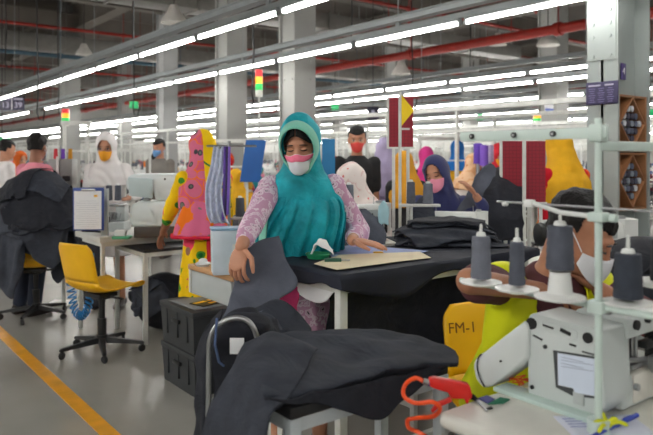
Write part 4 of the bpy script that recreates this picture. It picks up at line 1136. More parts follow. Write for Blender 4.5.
# wooden side table with drawer
a0 = P(190,264,3.40)
t = thing('side_table', 'small wooden side table with white drawer front left of the woman in teal', 'table', V((a0.x+.20, a0.y-.225, 0)), 0)
MB().box((0,0,a0.z-.012),(.42,.46,.026),bev=.003).build('tabletop', wood, t); MB().box((0,.02,a0.z-.09),(.39,.42,.12),bev=.004).build('drawer', grey_pl, t); MB().box((0,.222,a0.z-.075),(.41,.016,.14),bev=.003).build('drawer_front', mat('drawer_white',(216,216,208),.5), t)
MB().box((.0,-.13,(a0.z-.15)/2),(.05,.05,a0.z-.15)).build('leg', frame_w, t); MB().box((0,-.10,.012),(.34,.34,.024),bev=.004).build('foot_plate', frame_w, t)
top_s = a0.z+.001
q = P(203,259,3.33); q.z = top_s
t = thing('pin_cushion','small white pin dish on the wooden side table','dish', q, ROT); MB().lathe([(.001,0),(.03,0),(.04,.012),(.03,.02),(.001,.022)],n=18).build('dish', white_pl, t); MB().ell((0,0,.026),(.022,.022,.014),None,12,8).build('pin_pad', white_pl, t)
q = P(228,284,3.12)
t = thing('plastic_organizer','white plastic organiser bin with blue rim standing on the wooden side table','organiser', V((q.x,q.y,top_s)), ROT+.25)
m = MB(); hh = P(228,227,3.12).z-top_s
m.prism([V((-.075,-.05,0)),V((.06,-.05,0)),V((.075,-.05,hh)),V((-.08,-.05,hh-.01))],(0,.1,0),bev=.008); m.build('body', mat('plastic_ice',(214,226,236),.35), t)
MB().box((0,0,hh-.006),(.165,.11,.012),bev=.004).build('rim', mat('rim_blue',(150,184,214),.35), t); MB().box((.04,-.054,hh-.10),(.05,.008,.05),bev=.003).build('label_pocket', white_pl, t)
# rack with lace and ribbons
rp = G(229, 3.85)
t = thing('thread_rack','thin steel rack pole holding lace and purple ribbons left of the woman in teal','rack', rp, ROT)
zr = H0-(146-HY)/F*3.85
MB().cyl((0,0,0),(0,0,zr+.03),.009,n=8).build('pole', steel, t); MB().cyl((-.13,0,zr),(.16,0,zr),.006,n=8).cyl((-.05,-.05,zr-.012),(-.05,.05,zr-.012),.005,n=6).build('cross_bar', steel, t); MB().cyl((0,0,0),(0,0,.02),.09,n=20).build('foot_plate', steel, t)
def strip(label, name, cat, m, pts, w, folds, amp, rzv=0.0, grp=None):
    rows = []
    P_ = catmull(pts, 6)
    for i, p in enumerate(P_):
        v = i/(len(P_)-1); row = []
        for j in range(17):
            u = j/16*2-1
            row.append(p+V((u*w*(1-.35*(1-v)), amp*math.sin(folds*u*3+3*v)*(.4+v), 0)))
        rows.append(row)
    return tag(MB().sheet(rows).build(name, m, None, rp, ROT, solid=.003), label, cat, grp)
strip('white lace cloth hanging on the thin steel rack', 'lace_cloth','cloth', mat('lace_white',(206,212,232),.9,var=.12,scale=40,bump=.5,bscale=120), [V((-.055,0,zr)),V((-.065,-.012,zr-.12)),V((-.085,-.02,zr-.25)),V((-.075,-.02,zr-.38)),V((-.05,-.01,zr-.45))], .055, 3, .016)
for i, (dx, c, L_) in enumerate(((-.022,(104,70,170),.43),(-.008,(62,50,96),.41),(.004,(130,96,196),.40))):
    one('ribbon', MB().tube([V((dx,-.012,zr-.004)),V((dx-.004,-.014,zr-.2)),V((dx-.012,-.012,zr-L_))], [.007,.009,.008], 8), mat(f'ribbon_{i}',c,.6), ('light purple ribbon roll, nearest the lace on the steel rack','dark violet ribbon roll, middle of three on the steel rack','lilac ribbon roll, against the pole of the steel rack')[i], 'ribbon', rp, ROT)
# ================================================================ the woman's worktable
wz = .98
N = PZ(339,276,wz); x0, y0 = N.x, N.y
wl_, wd_ = 1.25, .50
t = table('steel worktable under the dark cloth where the woman in teal stands', V((x0+wl_/2, y0+wd_/2, 0)), 0, wl_-.03, wd_-.03, wz-.012, leg_m=frame_w, leg=.036, thick=.03, shelf=True, ov=.02, name='worktable')
# its cover: top and a skirt running round, one sheet
def cover():
    x1, y1 = x0+wl_, y0+wd_; per = []
    def edge(a, b, n, nx, ny):
        for k in range(n): per.append((a[0]+(b[0]-a[0])*k/n, a[1]+(b[1]-a[1])*k/n, nx, ny))
    edge((x0,y1),(x0,y0),16,-1,0); edge((x0,y0),(x1,y0),36,0,-1); edge((x1,y0),(x1,y1),16,1,0); edge((x1,y1),(x0,y1),36,0,1)
    n = len(per); rows = []
    cx_, cy_ = (x0+x1)/2, (y0+y1)/2
    for f in (0.0,.35,.7,.92,.99): rows.append([V((cx_+(x-cx_)*f, cy_+(y-cy_)*f, wz+.0035*noise.noise(V((x*5*f,y*5*f,2))))) for x,y,nx,ny in per])
    for v in (.12,.3,.55,.8,1.0):
        row = []
        for k, (x,y,nx,ny) in enumerate(per):
            dd = .058+.022*math.sin(k*.33)+.02*noise.noise(V((k*.21,0,0)))
            if ny < 0: dd += .035*math.sin(min(1,max(0,(x-x0)/.62))*math.pi)
            if ny < 0 and x-x0 < .03: dd -= .0
            o = .006+.010*v*math.sin(k*.55+2*noise.noise(V((k*.1,3,0))))
            row.append(V((x+nx*o, y+ny*o, wz-.004-dd*v)))
        rows.append(row)
    for r in rows: r.append(r[0])
    return tag(MB().sheet(rows).build('table_cover', NAVY, None, solid=.005), 'dark navy cloth stretched over the worktable of the woman in teal', 'table cover')
cover()
on = lambda px, py, dz=0: PZ(px, py, wz+.004+dz)
# cream pattern, blue sheet, dish, chalk
def flat_poly(pxs, z, th): return MB().prism([V((p.x,p.y,z)) for p in (PZ(a,b,z) for a,b in pxs)], (0,0,th))
tag(flat_poly([(326,250),(352,245),(428,251),(414,255),(334,260)], wz+.005, .0018).build('pattern_sheet', mat('sheet_blue',(150,164,208),.7), None), 'blue-grey pattern sheet lying on the dark worktable', 'pattern')
tag(flat_poly([(314,264),(340,255),(420,252),(431,258),(396,262),(337,270)], wz+.0072, .002).build('pattern_card', mat('card_cream',(226,212,180),.75,var=.03), None), 'cream card pattern lying at the front of the dark worktable', 'pattern')
q = on(318,258,.001)
t = thing('parts_dish','green plastic dish with a white tissue on the dark worktable','dish', q, ROT)
MB().lathe([(.001,0),(.045,0),(.055,.02),(.05,.022),(.042,.006),(.001,.005)],n=20).build('dish', mat('dish_green2',(40,140,96),.35), t)
cn = patch([[V((-.05,-.02,.01)),V((-.02,-.025,.05)),V((.01,-.03,.035)),V((.05,-.02,.012))],[V((-.05,0,.012)),V((-.015,0,.075)),V((.02,0,.06)),V((.05,.005,.02))],[V((-.045,.02,.01)),V((-.01,.02,.055)),V((.02,.025,.07)),V((.055,.02,.02))]],4,4,.008,30,1)
tag(MB().sheet(cn).build('tissue', paper, None, q+V((.02,0,.006)), ROT, solid=.002), 'crumpled white tissue lying in the green dish', 'tissue')
q = on(333,262,.003); t = thing('thread_clipper','small dark green thread clipper beside the dish on the worktable','clipper', q, ROT); MB().box((0,0,.008),(.07,.022,.016),bev=.004).build('body', mat('clip_green',(30,80,62),.4), t); MB().box((.045,0,.008),(.05,.010,.004)).build('blade', steel, t)
q = on(378,253,.004); one('tailor_chalk', MB().prism([V((-.022,-.012,0)),V((.024,-.008,0)),V((.015,.014,0)),V((-.02,.010,0))],(0,0,.006),bev=.001), mat('chalk_yellow',(236,190,70),.8), 'yellow piece of chalk on the blue-grey pattern sheet', 'chalk', q, ROT)
# white sheet hanging under the left edge
g = patch([[PX(a,b,x0+.045) for a,b in r] for r in (((272,264),(300,270),(338,282)),((280,277),(305,284),(336,290)),((294,291),(310,298),(328,299)),((308,299),(316,303),(321,303)))], 6, 6, .006, 14, 4)
tag(MB().sheet(g).build('hanging_sheet', paper, None, solid=.002), 'white paper sheet tucked under the left edge of the dark worktable', 'paper')
g = patch([[V((x0+a, y0+.20+.02*math.sin(a*40+i), z)) for a in (.10,.28,.46,.64,.82,1.0)] for i, z in enumerate((wz-.05,.82,.68,.52,.40))], 6, 5, .02, 9, 7)
tag(MB().sheet(g).build('hanging_cloth', GAR[1], None, solid=.004, sub=1), 'black cloth hanging under the dark worktable', 'cloth')
g = patch([[V((x0+.06+a, y0+.42+.03*math.sin(a*30+i), z)) for a in (0,.04,.08,.12)] for i, z in enumerate((.93,.84,.74,.66))], 5, 5, .01, 9, 2)
# pile of cut panels on the right of the worktable
pw = PZ(436,243,wz); ploc = V((pw.x, pw.y+.02, wz+.004))
hf = HF(-.8,.8,-.6,.6,.010,-.5).box(-.75,.6,-.35,.35,0.0)
pile(hf, 10, lambda k, r: (.03+r.uniform(-.06,.06)+.010*k, r.uniform(-.05,.07), .52-.012*k, .36, r.uniform(-.4,.35)), ploc, ROT, 'panel pile on the dark worktable', 'cut panels piled on the dark worktable', seed=5, n=30, steps=55, crumple=.84, amp=.035, mats=[GAR[0],GAR[0],GAR[2],GAR[1]], thick=.007, floor=-.6)
# ================================================================ front table and its cloth
fz = .80
A_ = PZ(270,407,fz-.02); fx0, fy0 = A_.x+.02, 1.36
fx1 = 1.53; fy1 = 1.66
table('low white steel table in front carrying the draped dark cloth', V(((fx0+fx1)/2,(fy0+fy1)/2,0)), 0, fx1-fx0, fy1-fy0, fz-.012, top_m=mat('top_black',(38,38,40),.4), leg_m=mat('frame_blue_white',(196,204,208),.45,var=.06), leg=.034, thick=.03, ov=0, name='front_table')
def net(rows, f): return [[f(*q) for q in r] for r in rows]
g = patch(net([[(254,338,.86),(293,331,.85),(335,327,.84),(385,329,.835),(425,338,.83),(455,350,.825)],
               [(250,352,.85),(292,344,.845),(335,343,.835),(385,343,.835),(425,347,.825),(458,355,.82)],
               [(256,374,.835),(300,367,.845),(345,361,.82),(390,357,.83),(425,356,.82),(459,359,.815)],
               [(262,394,.83),(305,389,.825),(350,379,.822),(395,369,.825),(430,362,.82),(459,363,.815)],
               [(266,412,.775),(308,402,.775),(352,391,.775),(396,378,.785),(431,369,.79),(458,368,.79)]], PZ), 10, 8, .010, 11, 2.5)
tag(MB().sheet(g).build('draped_cloth', GAR[0], None, solid=.005), 'wide charcoal cloth spread over the low white front table', 'cloth')
g = patch(net([[(262,400,.003),(300,396,.004),(340,387,.006),(380,377,.004),(420,369,.004),(450,364,.003)],
               [(300,403,.01),(322,405,.012),(347,400,.02),(381,399,.02),(415,384,.015),(444,370,.008)],
               [(318,405,.012),(334,410,.02),(354,413,.03),(380,421,.032),(408,397,.022),(439,373,.010)]], lambda a,b,d: PYP(a,b,fy0-.006-d)), 8, 8, .008, 12, 6)
tag(MB().sheet(g).build('hanging_cloth', GAR[1], None, solid=.004), 'black pointed cloth flap hanging under the front edge of the low table', 'cloth')
# long slate panel sliding off the left corner of the front table
g = patch(net([[(246,342,2.02),(268,332,2.0),(296,338,1.96),(318,349,1.93)],
               [(238,354,1.95),(262,344,1.90),(285,355,1.83),(306,366,1.79)],
               [(226,376,1.86),(250,372,1.78),(272,384,1.69),(290,394,1.66)],
               [(212,402,1.85),(236,404,1.75),(257,412,1.64),(271,414,1.59)],
               [(203,422,1.85),(224,432,1.75),(248,444,1.64),(268,450,1.585)],
               [(198,444,1.85),(220,456,1.75),(246,470,1.64),(267,476,1.585)]], P), 9, 8, .012, 9, 11)
tag(MB().sheet(g).build('draped_cloth', GAR[0], None, solid=.005), 'dark blue-grey cloth sliding down over the left corner of the low front table', 'cloth')
# bent steel rail with garments
t = thing('garment_rail','bent steel tube rail standing left of the low front table','rail', G(228,2.08), ROT)
rl = G(228,2.08); iv = Matrix.Rotation(-ROT,3,'Z')
arc = [(208,440),(208.5,400),(209,360),(210,340),(216,327),(228,319.5),(240,318),(250,323),(256,334),(258,348),(258,380),(258,440)]
pp = [iv @ (P(a,b,2.08)-V((rl.x,rl.y,0))) for a,b in arc]
pp = [V((pp[0].x,0,.03))]+pp+[V((pp[-1].x,0,.03))]
MB().tube(catmull(pp,5), .0085, 10).build('bent_tube', steel, t)
MB().box((pp[0].x,0,.015),(.03,.4,.03)).box((pp[-1].x,0,.015),(.03,.4,.03)).box(((pp[0].x+pp[-1].x)/2,0,.02),(abs(pp[0].x-pp[-1].x),.03,.025)).build('foot_bar', steel, t)
g = patch(net([[(206,326,2.2),(214,318,2.22),(224,312,2.2)],[(199,345,2.2),(207,342,2.16),(214,340,2.15)],[(197,380,2.2),(203,382,2.15),(207,384,2.14)],[(196,420,2.2),(202,424,2.15),(206,428,2.14)],[(195,470,2.2),(201,474,2.15),(206,476,2.14)],[(195,520,2.2),(201,524,2.15),(206,526,2.14)]], P), 6, 6, .010, 14, 3)
tag(MB().sheet(g).build('hanging_cloth', GAR[1], None, solid=.004), 'black garment hanging straight down on the left of the bent steel rail', 'garment')
for i, off in enumerate((0, 1, 2, 3)):
    d = off*.045
    g = patch(net([[(216+6*off,322-4*off,2.16+d),(232+5*off,313-2*off,2.14+d),(250+4*off,312+1*off,2.16+d),(268+3*off,320,2.2+d)],
                   [(213+6*off,340-5*off,2.14+d),(230+5*off,330-4*off,2.10+d),(252+4*off,328-2*off,2.12+d),(272+4*off,332,2.16+d)],
                   [(214+6*off,366-4*off,2.15+d),(231+5*off,362-4*off,2.12+d),(252+4*off,356-3*off,2.13+d),(274+4*off,350,2.15+d)],
                   [(214+6*off,400,2.15+d),(231+5*off,402,2.13+d),(252+4*off,400,2.14+d),(272+4*off,396,2.15+d)]], P), 7, 6, .016, 16, 20+i*3)
    tag(MB().sheet(g).build('garment', GAR[(1,0,1,2)[i]], None, solid=.005), ('black creased garment bunched inside the bent steel rail','charcoal garment, second behind the bent steel rail','black garment, third behind the bent steel rail','slate garment, farthest behind the bent steel rail')[i], 'garment', 'garments bunched at the bent steel rail')
t = one('blue_strap', MB().tube([P(217,318,2.07),P(216,330,2.065),P(215,345,2.06),P(219,362,2.06),P(224,366,2.065)], .004, 6), mat('strap_blue',(70,90,130),.6), 'blue-grey strap looped round the bent steel rail', 'strap')
one('care_label', MB().box(P(237,346,2.07),(.045,.004,.05),ROT,None,.001), paper, 'white care tag showing between the black garments at the steel rail', 'tag')
# the trouser panel in her hand
g = patch(net([[(247,248,2.64),(264,239,2.70),(279,235,2.74)],[(235,262,2.60),(262,260,2.66),(286,260,2.62)],[(233,290,2.50),(256,287,2.52),(297,283,2.53)],[(224,315,2.36),(246,310,2.40),(278,301,2.44)],[(209,339,2.22),(228,331,2.26),(248,322,2.30)]], P), 9, 8, .008, 10, 8)
tag(MB().sheet(g).build('trouser_panel', GAR[3], None, solid=.004), 'grey trouser panel held up in the hand of the woman in teal', 'garment')
g = patch(net([[(256,309,2.40),(272,303,2.42),(288,306,2.42),(308,326,2.40)],[(240,324,2.34),(264,317,2.36),(286,320,2.36),(310,332,2.34)],[(226,340,2.28),(258,333,2.28),(284,336,2.26),(306,342,2.24)],[(222,362,2.26),(256,356,2.26),(282,356,2.22),(302,354,2.2)]], P), 8, 8, .012, 10, 5)
tag(MB().sheet(g).build('trouser_panel', GAR[0], None, solid=.004), 'dark slate panel lying below the grey panel held by the woman in teal', 'garment')
g = patch(net([[(279,284,2.60),(288,285,2.58),(297,286,2.57)],[(277,294,2.60),(288,296,2.57),(299,296,2.56)],[(276,306,2.60),(287,308,2.57),(299,308,2.56)],[(276,336,2.60),(287,338,2.57),(299,338,2.56)]], P), 6, 6, .014, 22, 1)
tag(MB().sheet(g).build('pink_cloth', mat('cloth_magenta',(222,70,128),.85,var=.1), None, solid=.004), 'bright pink cloth hanging at the left side of the dark worktable', 'cloth')
# ================================================================ right machine table
rz_ = .77
K = PZ(437,411,rz_); kx, ky = K.x, K.y
TW, TL_ = .80, 1.45
t = thing('machine_table','white machine table with rounded corners in the right foreground','table', V((kx+TW/2, ky-TL_/2, 0)), 0)
MB().box((0,0,rz_-.022),(TW,TL_,.044), bev=.018, seg=4).build('tabletop', mat('top_cream',(214,213,205),.3,var=.05,scale=9), t)
for sx in (-1,1):
    for sy in (-1,1): MB().box((sx*(TW/2-.06),sy*(TL_/2-.05),(rz_-.045)/2),(.04,.05,rz_-.045),bev=.003).build('leg', mat('leg_blue',(120,140,152),.45), t)
MB().box((0,TL_/2-.05,.16),(TW-.16,.03,.03)).box((0,-TL_/2+.05,.16),(TW-.16,.03,.03)).box((0,0,.16),(.03,TL_-.12,.03)).build('stretcher', mat('leg_blue',(120,140,152),.45), t)
# machine head
hx = PZ(527.5,397,rz_).x
Z = lambda a,b: (a/2.928+430, b/2.928+290)
px_ = lambda a,b,dx=0.0: PX(*Z(a,b), hx-dx)
t = thing('overlock_machine','grey-white industrial overlock machine with slanting arm on the right foreground table','sewing machine', V((hx, PZ(560,405,rz_).y, rz_)), 0)
off = V((hx, PZ(560,405,rz_).y, rz_))
body_m = mat('overlock_grey',(196,203,202),.35,var=.03,scale=5)
pl = [px_(a,b)-off for a,b in ((284,84),(292,72),(306,68),(500,120),(514,330),(512,346),(480,372),(286,312))]
for p in pl:
    if p.z < 0.004: p.z = .004
pl[-1].z = pl[-2].z = .004
MB().prism(pl, (.13,0,0), bev=.006).build('main_body', body_m, t)
ar = [px_(a,b,.012)-off for a,b in ((277,88),(288,110),(286,204),(180,284),(152,288),(132,262),(124,222),(130,200),(150,186))]
arm_o = MB().prism(ar, (.085,0,0), bev=.010).build('slanting_arm', mat('overlock_arm',(205,211,210),.35,var=.03), t)
cap_pts = [px_(a,b,.014)-off for a,b in ((150,188),(141,200),(138,225),(146,258),(160,284))]
MB().tube(catmull(cap_pts,5), .0022, 6).build('arm_seam', black_pl, arm_o)
m = MB()
def dot(a,b,r,mb,dep=.004): 
    c = px_(a,b,0)-off; mb.cyl(c+V((.002,0,0)), c-V((dep,0,0)), r, n=20)
dot(298,98,.0155,m); dot(463,140,.0135,m); dot(437,322,.008,m); dot(338,166,.0055,m); dot(300,284,.0055,m)
m.build('port_hole', black_pl, t)
m = MB(); c = px_(208,208,.012)-off; m.cyl(c+V((.002,0,0)), c-V((.004,0,0)), .003, n=10); m.build('screw', black_pl, arm_o)
def bar(a0,b0,a1,b1,w,mm,name,dep=.0035):
    p, q_ = px_(a0,b0)-off, px_(a1,b1)-off; d = (q_-p); n = V((0,-d.z,d.y)).normalized()*w
    return MB().prism([p-n,q_-n,q_+n,p+n],(-dep,0,0)).build(name, mm, t)
bar(332,102,362,112,.002,black_pl,'slot'); bar(383,115,412,130,.0045,black_pl,'slot'); bar(303,132,330,146,.002,black_pl,'slot'); bar(410,158,428,164,.0022,black_pl,'slot'); bar(447,180,484,190,.0015,black_pl,'slot')
rr = [px_(a,b,.0)-off for a,b in ((330,92),(345,92),(425,118),(436,132),(430,146),(415,146),(340,118),(328,104))]
MB().tube(rr, .0016, 6, closed=True).build('recess_rim', body_m, t)
fr = [px_(a,b)-off for a,b in ((362,176),(492,196),(492,318),(420,310),(370,284))]
MB().prism(fr,(-.003,0,0)).build('window_frame', mat('frame_dark',(60,64,66),.4), t)
ps = [px_(a,b,.004)-off for a,b in ((374,184),(490,203),(490,312),(424,300),(420,288),(376,278))]
ppr = MB().prism(ps,(-.0015,0,0)).build('note_paper', mat('paper_bluewhite',(206,216,232),.7,var=.02), t)
m = MB()
for k in range(4):
    p, q_ = px_(384,196+9*k,.006)-off, px_(478 if k % 2 else 450,211+9*k,.006)-off; d = q_-p; n = V((0,-d.z,d.y)).normalized()*.0008
    m.prism([p-n,q_-n,q_+n,p+n],(-.0004,0,0))
m.build('printed_line', mat('ink_grey',(150,160,180),.7,var=0), ppr)
p = px_(436,318,.002)-off; MB().box(p,(.008,.03,.03),bev=.002).build('latch', grey_pl, t)
# head and bed reaching to the right
ztop = pl[3].z; ye = pl[4].y
MB().box((.235,ye+.075,ztop-.012),(.25,.15,.055),bev=.010).build('upper_head', body_m, t)
MB().box((.10+.14,ye+.10,.045),(.30,.19,.082),bev=.010).build('bed', body_m, t)
MB().box((.20,ye+.015,.05),(.12,.03,.075),bev=.006).build('bed_cover', mat('cover_cream',(212,210,202),.4), t)
m = MB()
for dx, r in ((.16,.006),(.185,.004),(.205,.005)): m.cyl((dx,ye+.03,.085),(dx,ye+.03,ztop-.03),r,n=10)
m.box((.19,ye+.02,.10),(.06,.012,.012),bev=.002).cyl((.12,ye+.02,.125),(.26,ye+.015,.105),.007,n=10).box((.25,ye-.005,.10),(.05,.03,.045),bev=.006).ell((.275,ye-.01,.085),(.02,.02,.02)).cyl((.14,ye-.002,.06),(.14,ye-.012,.06),.009,n=14)
m.build('presser_mechanism', steel, t)
m = MB().cyl((.145,ye+.0,ztop-.005),(.145,ye-.008,ztop-.005),.013,n=16).cyl((.20,ye+.0,ztop-.0),(.20,ye-.01,ztop-.0),.008,n=12).cyl((.26,ye,ztop-.012),(.26,ye-.012,ztop-.012),.010,n=12).box((.33,ye+.03,.13),(.05,.06,.09),bev=.01).box((.27,ye+.02,.148),(.10,.03,.02),bev=.004).box((.16,ye+.05,.16),(.06,.04,.10),bev=.006)
m.build('tension_dial', black_pl, t)
m = MB()
for k in range(4): m.cyl((.12+.045*k,ye+.06,ztop+.015),(.12+.045*k,ye+.06,ztop+.05),.009,n=12); 
m.build('tension_post', steel, t)
# glass rail along the table, swarf and tags
r0, r1 = PZ(496,389,rz_), PZ(598,424,rz_)
g0 = [PZ(a,b,rz_+.001) for a,b in ((493,391),(507,386),(604,417),(588,424))]
tag(MB().prism(g0,(0,0,.012),bev=.002).build('edge_guide', mat('guide_mint',(186,206,200),.25,var=.03), None), 'mint coloured guide rail lying along the overlock machine', 'guide rail')
for lab, pts_, mm, nm in (('purple and white cloth tag lying at the tip of the red air gun',((478,399),(487,396),(495,400),(488,404)),mat('tag_violet',(92,90,150),.7),'cloth_tag'),('dark green cloth tag beside the purple one on the white table',((488,405),(500,398),(510,400),(503,404)),mat('tag_green',(40,120,92),.7),'cloth_tag'),('black thread scrap on the white machine table',((486,409),(491,407),(493,409),(489,410)),black_pl,'thread_scrap')):
    tag(MB().prism([PZ(a,b,rz_+.001) for a,b in pts_],(0,0,.003),bev=.0006).build(nm, mm, None), lab, 'scrap')
org = mat('thread_orange',(240,98,40),.7)
m = MB(); rr_ = random.Random(4); base = PZ(519,384,rz_+.004)
for k in range(9):
    a = base+V((rr_.uniform(-.02,.02),rr_.uniform(-.02,.02),rr_.uniform(0,.012))); m.tube(catmull([a,a+V((rr_.uniform(-.02,.02),rr_.uniform(-.02,.02),.012)),a+V((rr_.uniform(-.04,.04),rr_.uniform(-.03,.03),.002))],4),.0018,5)
o = one('orange_thread', m, org, 'small tangle of orange thread under the slanting machine arm', 'thread'); o['kind'] = 'stuff'
# form, pen and ribbon at the lower right
q = PZ(606,428,rz_)
t = sheet_paper('white printed form under the blue pen at the lower right', 0,0,rz_,.20,.15,ROT+.05, mat('paper_lilac',(214,218,232),.75,var=.02), name='form_sheet', cat='paper', curl=.0, loc=V((q.x,q.y,rz_)))
m = MB()
for k in range(4): m.box((-.03,.052-.016*k,.0032),(.11,.003,.0006))
m.build('printed_line', mat('ink_blue',(110,124,180),.7,var=0), t)
a, b = PZ(583,441,rz_+.010), PZ(637,415,rz_+.016); d = (b-a)
t = thing('ballpoint_pen','blue ballpoint pen lying on the white form at the lower right','pen', a, 0)
penb = mat('pen_blue',(20,56,168),.35,var=0)
MB().cyl((0,0,0),d*.62,.0048,n=12).build('barrel', penb, t); MB().cyl(d*.6,d,.0060,n=12).box(d*.8+V((0,0,.007)),(.03,.003,.002),math.atan2(d.y,d.x)).build('cap', penb, t); MB().cyl(d*-.07,(0,0,0),.001,.0042,n=10).build('tip', steel, t)
c = PZ(608,425,rz_+.020); m = MB()
for q_ in ((-.034,.018,.006),(-.05,-.004,-.004),(.035,-.03,.0),(-.005,.022,.028),(.02,-.012,.012)):
    m.tube(catmull([c,c+V(q_)*.5+V((0,0,.008)),c+V(q_)],4),[.005]*8+[.002],6)
m.ell(c,(.009,.009,.008),None,10,8)
one('ribbon_bow', m, mat('ribbon_lime',(200,204,30),.7,var=.1), 'yellow-green ribbon bow tied round the blue pen', 'ribbon')
# air gun and its hose
Y0 = 1.74
gp = lambda a,b,dy=0.0: P(a/4.14+420, b/4.14+330, Y0+dy)
gm = mat('gun_red',(214,34,26),.35,var=.03)
dirc = W(0,1,0)
t = thing('air_blow_gun','red air blow gun with thin steel nozzle lying over the corner of the white table','air gun', gp(130,240), 0)
o0 = gp(130,240); th = W(0,.024,0)
def gpoly(pts, name, m_, th=.024, dy=0.0, bev=.004):
    return MB().prism([gp(a,b,dy)-o0 for a,b in pts], W(0,th,0), bev=bev).build(name, m_, t)
gpoly(((40,205),(60,198),(185,222),(205,228),(218,268),(216,285),(205,290),(202,308),(192,308),(188,288),(130,286),(118,262),(60,245),(40,235)),'body', gm)
gpoly(((128,280),(100,292),(70,305),(46,338),(54,345),(80,322),(110,308),(134,298)),'trigger_lever', gm, .014, .005, .0025)
MB().cyl(gp(14,212,.012)-o0, gp(44,220,.012)-o0, .0085, n=12).build('connector', steel, t); MB().cyl(gp(36,217,.012)-o0, gp(44,220,.012)-o0, .0095, n=12).build('collar', mat('collar_blue',(60,90,160),.4), t)
MB().cyl(gp(216,276,.012)-o0, gp(236,290,.02)-o0, .008, .005, n=12).build('nozzle_base', black_pl, t); MB().cyl(gp(232,288,.02)-o0, PZ(487,411,rz_+.004)-o0, .0035, .0028, n=8).build('nozzle', steel, t)
hose = [gp(14,212,.012), P(415,378,1.76), P(405,385,1.78), P(404,396,1.76), P(415,403,1.72), P(432,402,1.69), P(440,408,1.69), P(434,416,1.73), P(418,418,1.77), P(408,420,1.78), P(409,428,1.74), P(420,433,1.70), P(428,440,1.70), P(424,455,1.75), P(410,470,1.78)]
hose += [V((hose[-1].x,hose[-1].y,.2)), V((hose[-1].x+.1,hose[-1].y+.2,.02))]
one('air_hose', MB().tube(catmull(hose,7), .0058, 8), mat('hose_orange',(244,84,30),.35,var=.03), 'orange coiled air hose hanging from the red blow gun', 'hose')
# ================================================================ thread stand over the machine
sz = 1.05; bx = PZ(597,430,rz_)
post_p = P(598.5,427,1.56); post_p.z = rz_
t = thing('thread_stand','mint coloured thread stand post with top beam rising from the right foreground table','thread stand', post_p, 0)
pc = post_p; zt = P(597,131,1.56).z
MB().cyl((0,0,0),(0,0,zt-rz_+.03),.0088,n=14).cyl((0,0,0),(0,0,.03),.026,n=14).build('post', mint, t)
bl = P(468,139.5,1.92)
by = lambda px: PX(px,140,pc.x).y-pc.y
yl_ = by(469)
zb = zt-rz_
MB().box((-.004,yl_/2+.0,zb-.004),(.014,abs(yl_)+.05,.027),bev=.003).box((0,0,zb-.005),(.036,.034,.042),bev=.005).build('top_beam', mint, t)
m = MB()
for px in (475,517,556): m.cyl((-.010,by(px),zb-.004),(-.017,by(px),zb-.004),.0075,n=14)
m.build('beam_bolt', black_pl, t)
m = MB()
for px in (475,517,556): m.cyl((-.016,by(px),zb-.004),(-.019,by(px),zb-.004),.0035,n=10)
m.build('eyelet', steel, t)
MB().box((.35,.0,zb-.035),(.70,.014,.024),bev=.003).build('side_beam', mint, t)
z2 = P(597,217,1.56).z-rz_
MB().box((0,0,z2),(.036,.042,.022),bev=.005).cyl((0,-.03,z2),(0,-.045,z2),.010,n=10).build('clamp', mint, t)
ra = V((0,0,z2)); rodz = P(597,208,1.56).z-rz_
MB().cyl((0.0,yl_*.75,rodz),(0.0,-.45,rodz),.0028,n=8).build('guide_rod', steel, t)
m = MB(); m.tube([V((-.0,.0,z2)),V((0,.10,z2+.004)),V((0,.19,rodz+.004))],.006,8); m.box((0,.19,rodz),(.02,.025,.02),bev=.003); m.tube([V((0,.26,rodz-.004)),V((0,yl_*.7,rodz-.006))],.006,8); m.build('guide_arm', white_pl, t)
db = P(597,302,1.56).z-rz_
MB().cyl((0,.42,db-.010),(0,-.42,db-.010),.008,n=10).box((0,0,db-.01),(.04,.04,.03),bev=.004).build('disc_rail', mint, t)
discs = []
for i, (px, py, ccx, ctop, cbot, rpx, m_, lab, ped) in enumerate(((481,297,479.5,250,294,10,cone_m,'slate thread cone farthest along the stand, left of the seated man',0),(517,303,517,254,299,8,cone_g,'slim grey thread cone, second along the stand, before the seated man',0),
        (560,310,558.5,238,284,13.5,cone_g,'grey thread cone raised on a white cup before the face mask of the man',1),(638,320,625,271,318,14,mat('thread_black_blue',(52,58,70),.8,var=.08,scale=30,bump=.5,bscale=300),'dark blue-grey thread cone right of the post',0))):
    c = PX(px,py,pc.x-.03 if i < 3 else pc.x+.02); c.z = rz_+db
    if i == 3: c = PX(628,317,pc.x+.04); c.z = rz_+db
    Yc = c.x*sn+c.y*cs
    cl = c-pc
    d_ = MB(); R_ = .056 if i < 3 else .060
    d_.lathe([(.001,-.012),(.02,-.010),(R_*.7,-.004),(R_,.0),(R_,.004),(R_*.72,.004),(.022,.006),(.006,.008),(.004,.008+.15),(.001,.008+.152)] if not ped else [(.001,-.012),(.02,-.010),(R_*.8,-.004),(R_*1.1,.0),(R_*1.1,.004),(R_*.75,.004),(.030,.012),(.024,.062),(.026,.064),(.004,.064),(.004,.20),(.001,.202)], cl, 28)
    d_.build('spool_disc', white_pl, t)
    sc_ = 660/Yc; h = (cbot-ctop)/sc_; r = rpx/sc_
    base = c.z+(.0095 if not ped else .066)
    thread_cone(lab, V((c.x,c.y,base)), h, r, m_, 'thread cones on the mint stand', nz=True)
    MB()
c = PX(655,296,pc.x+.16); c.z = rz_+db
thread_cone('black thread cone cut off by the right edge of the picture', V((c.x+.05,c.y,c.z+.03)), .11, .033, mat('thread_black',(36,38,44),.8), 'thread cones on the mint stand')
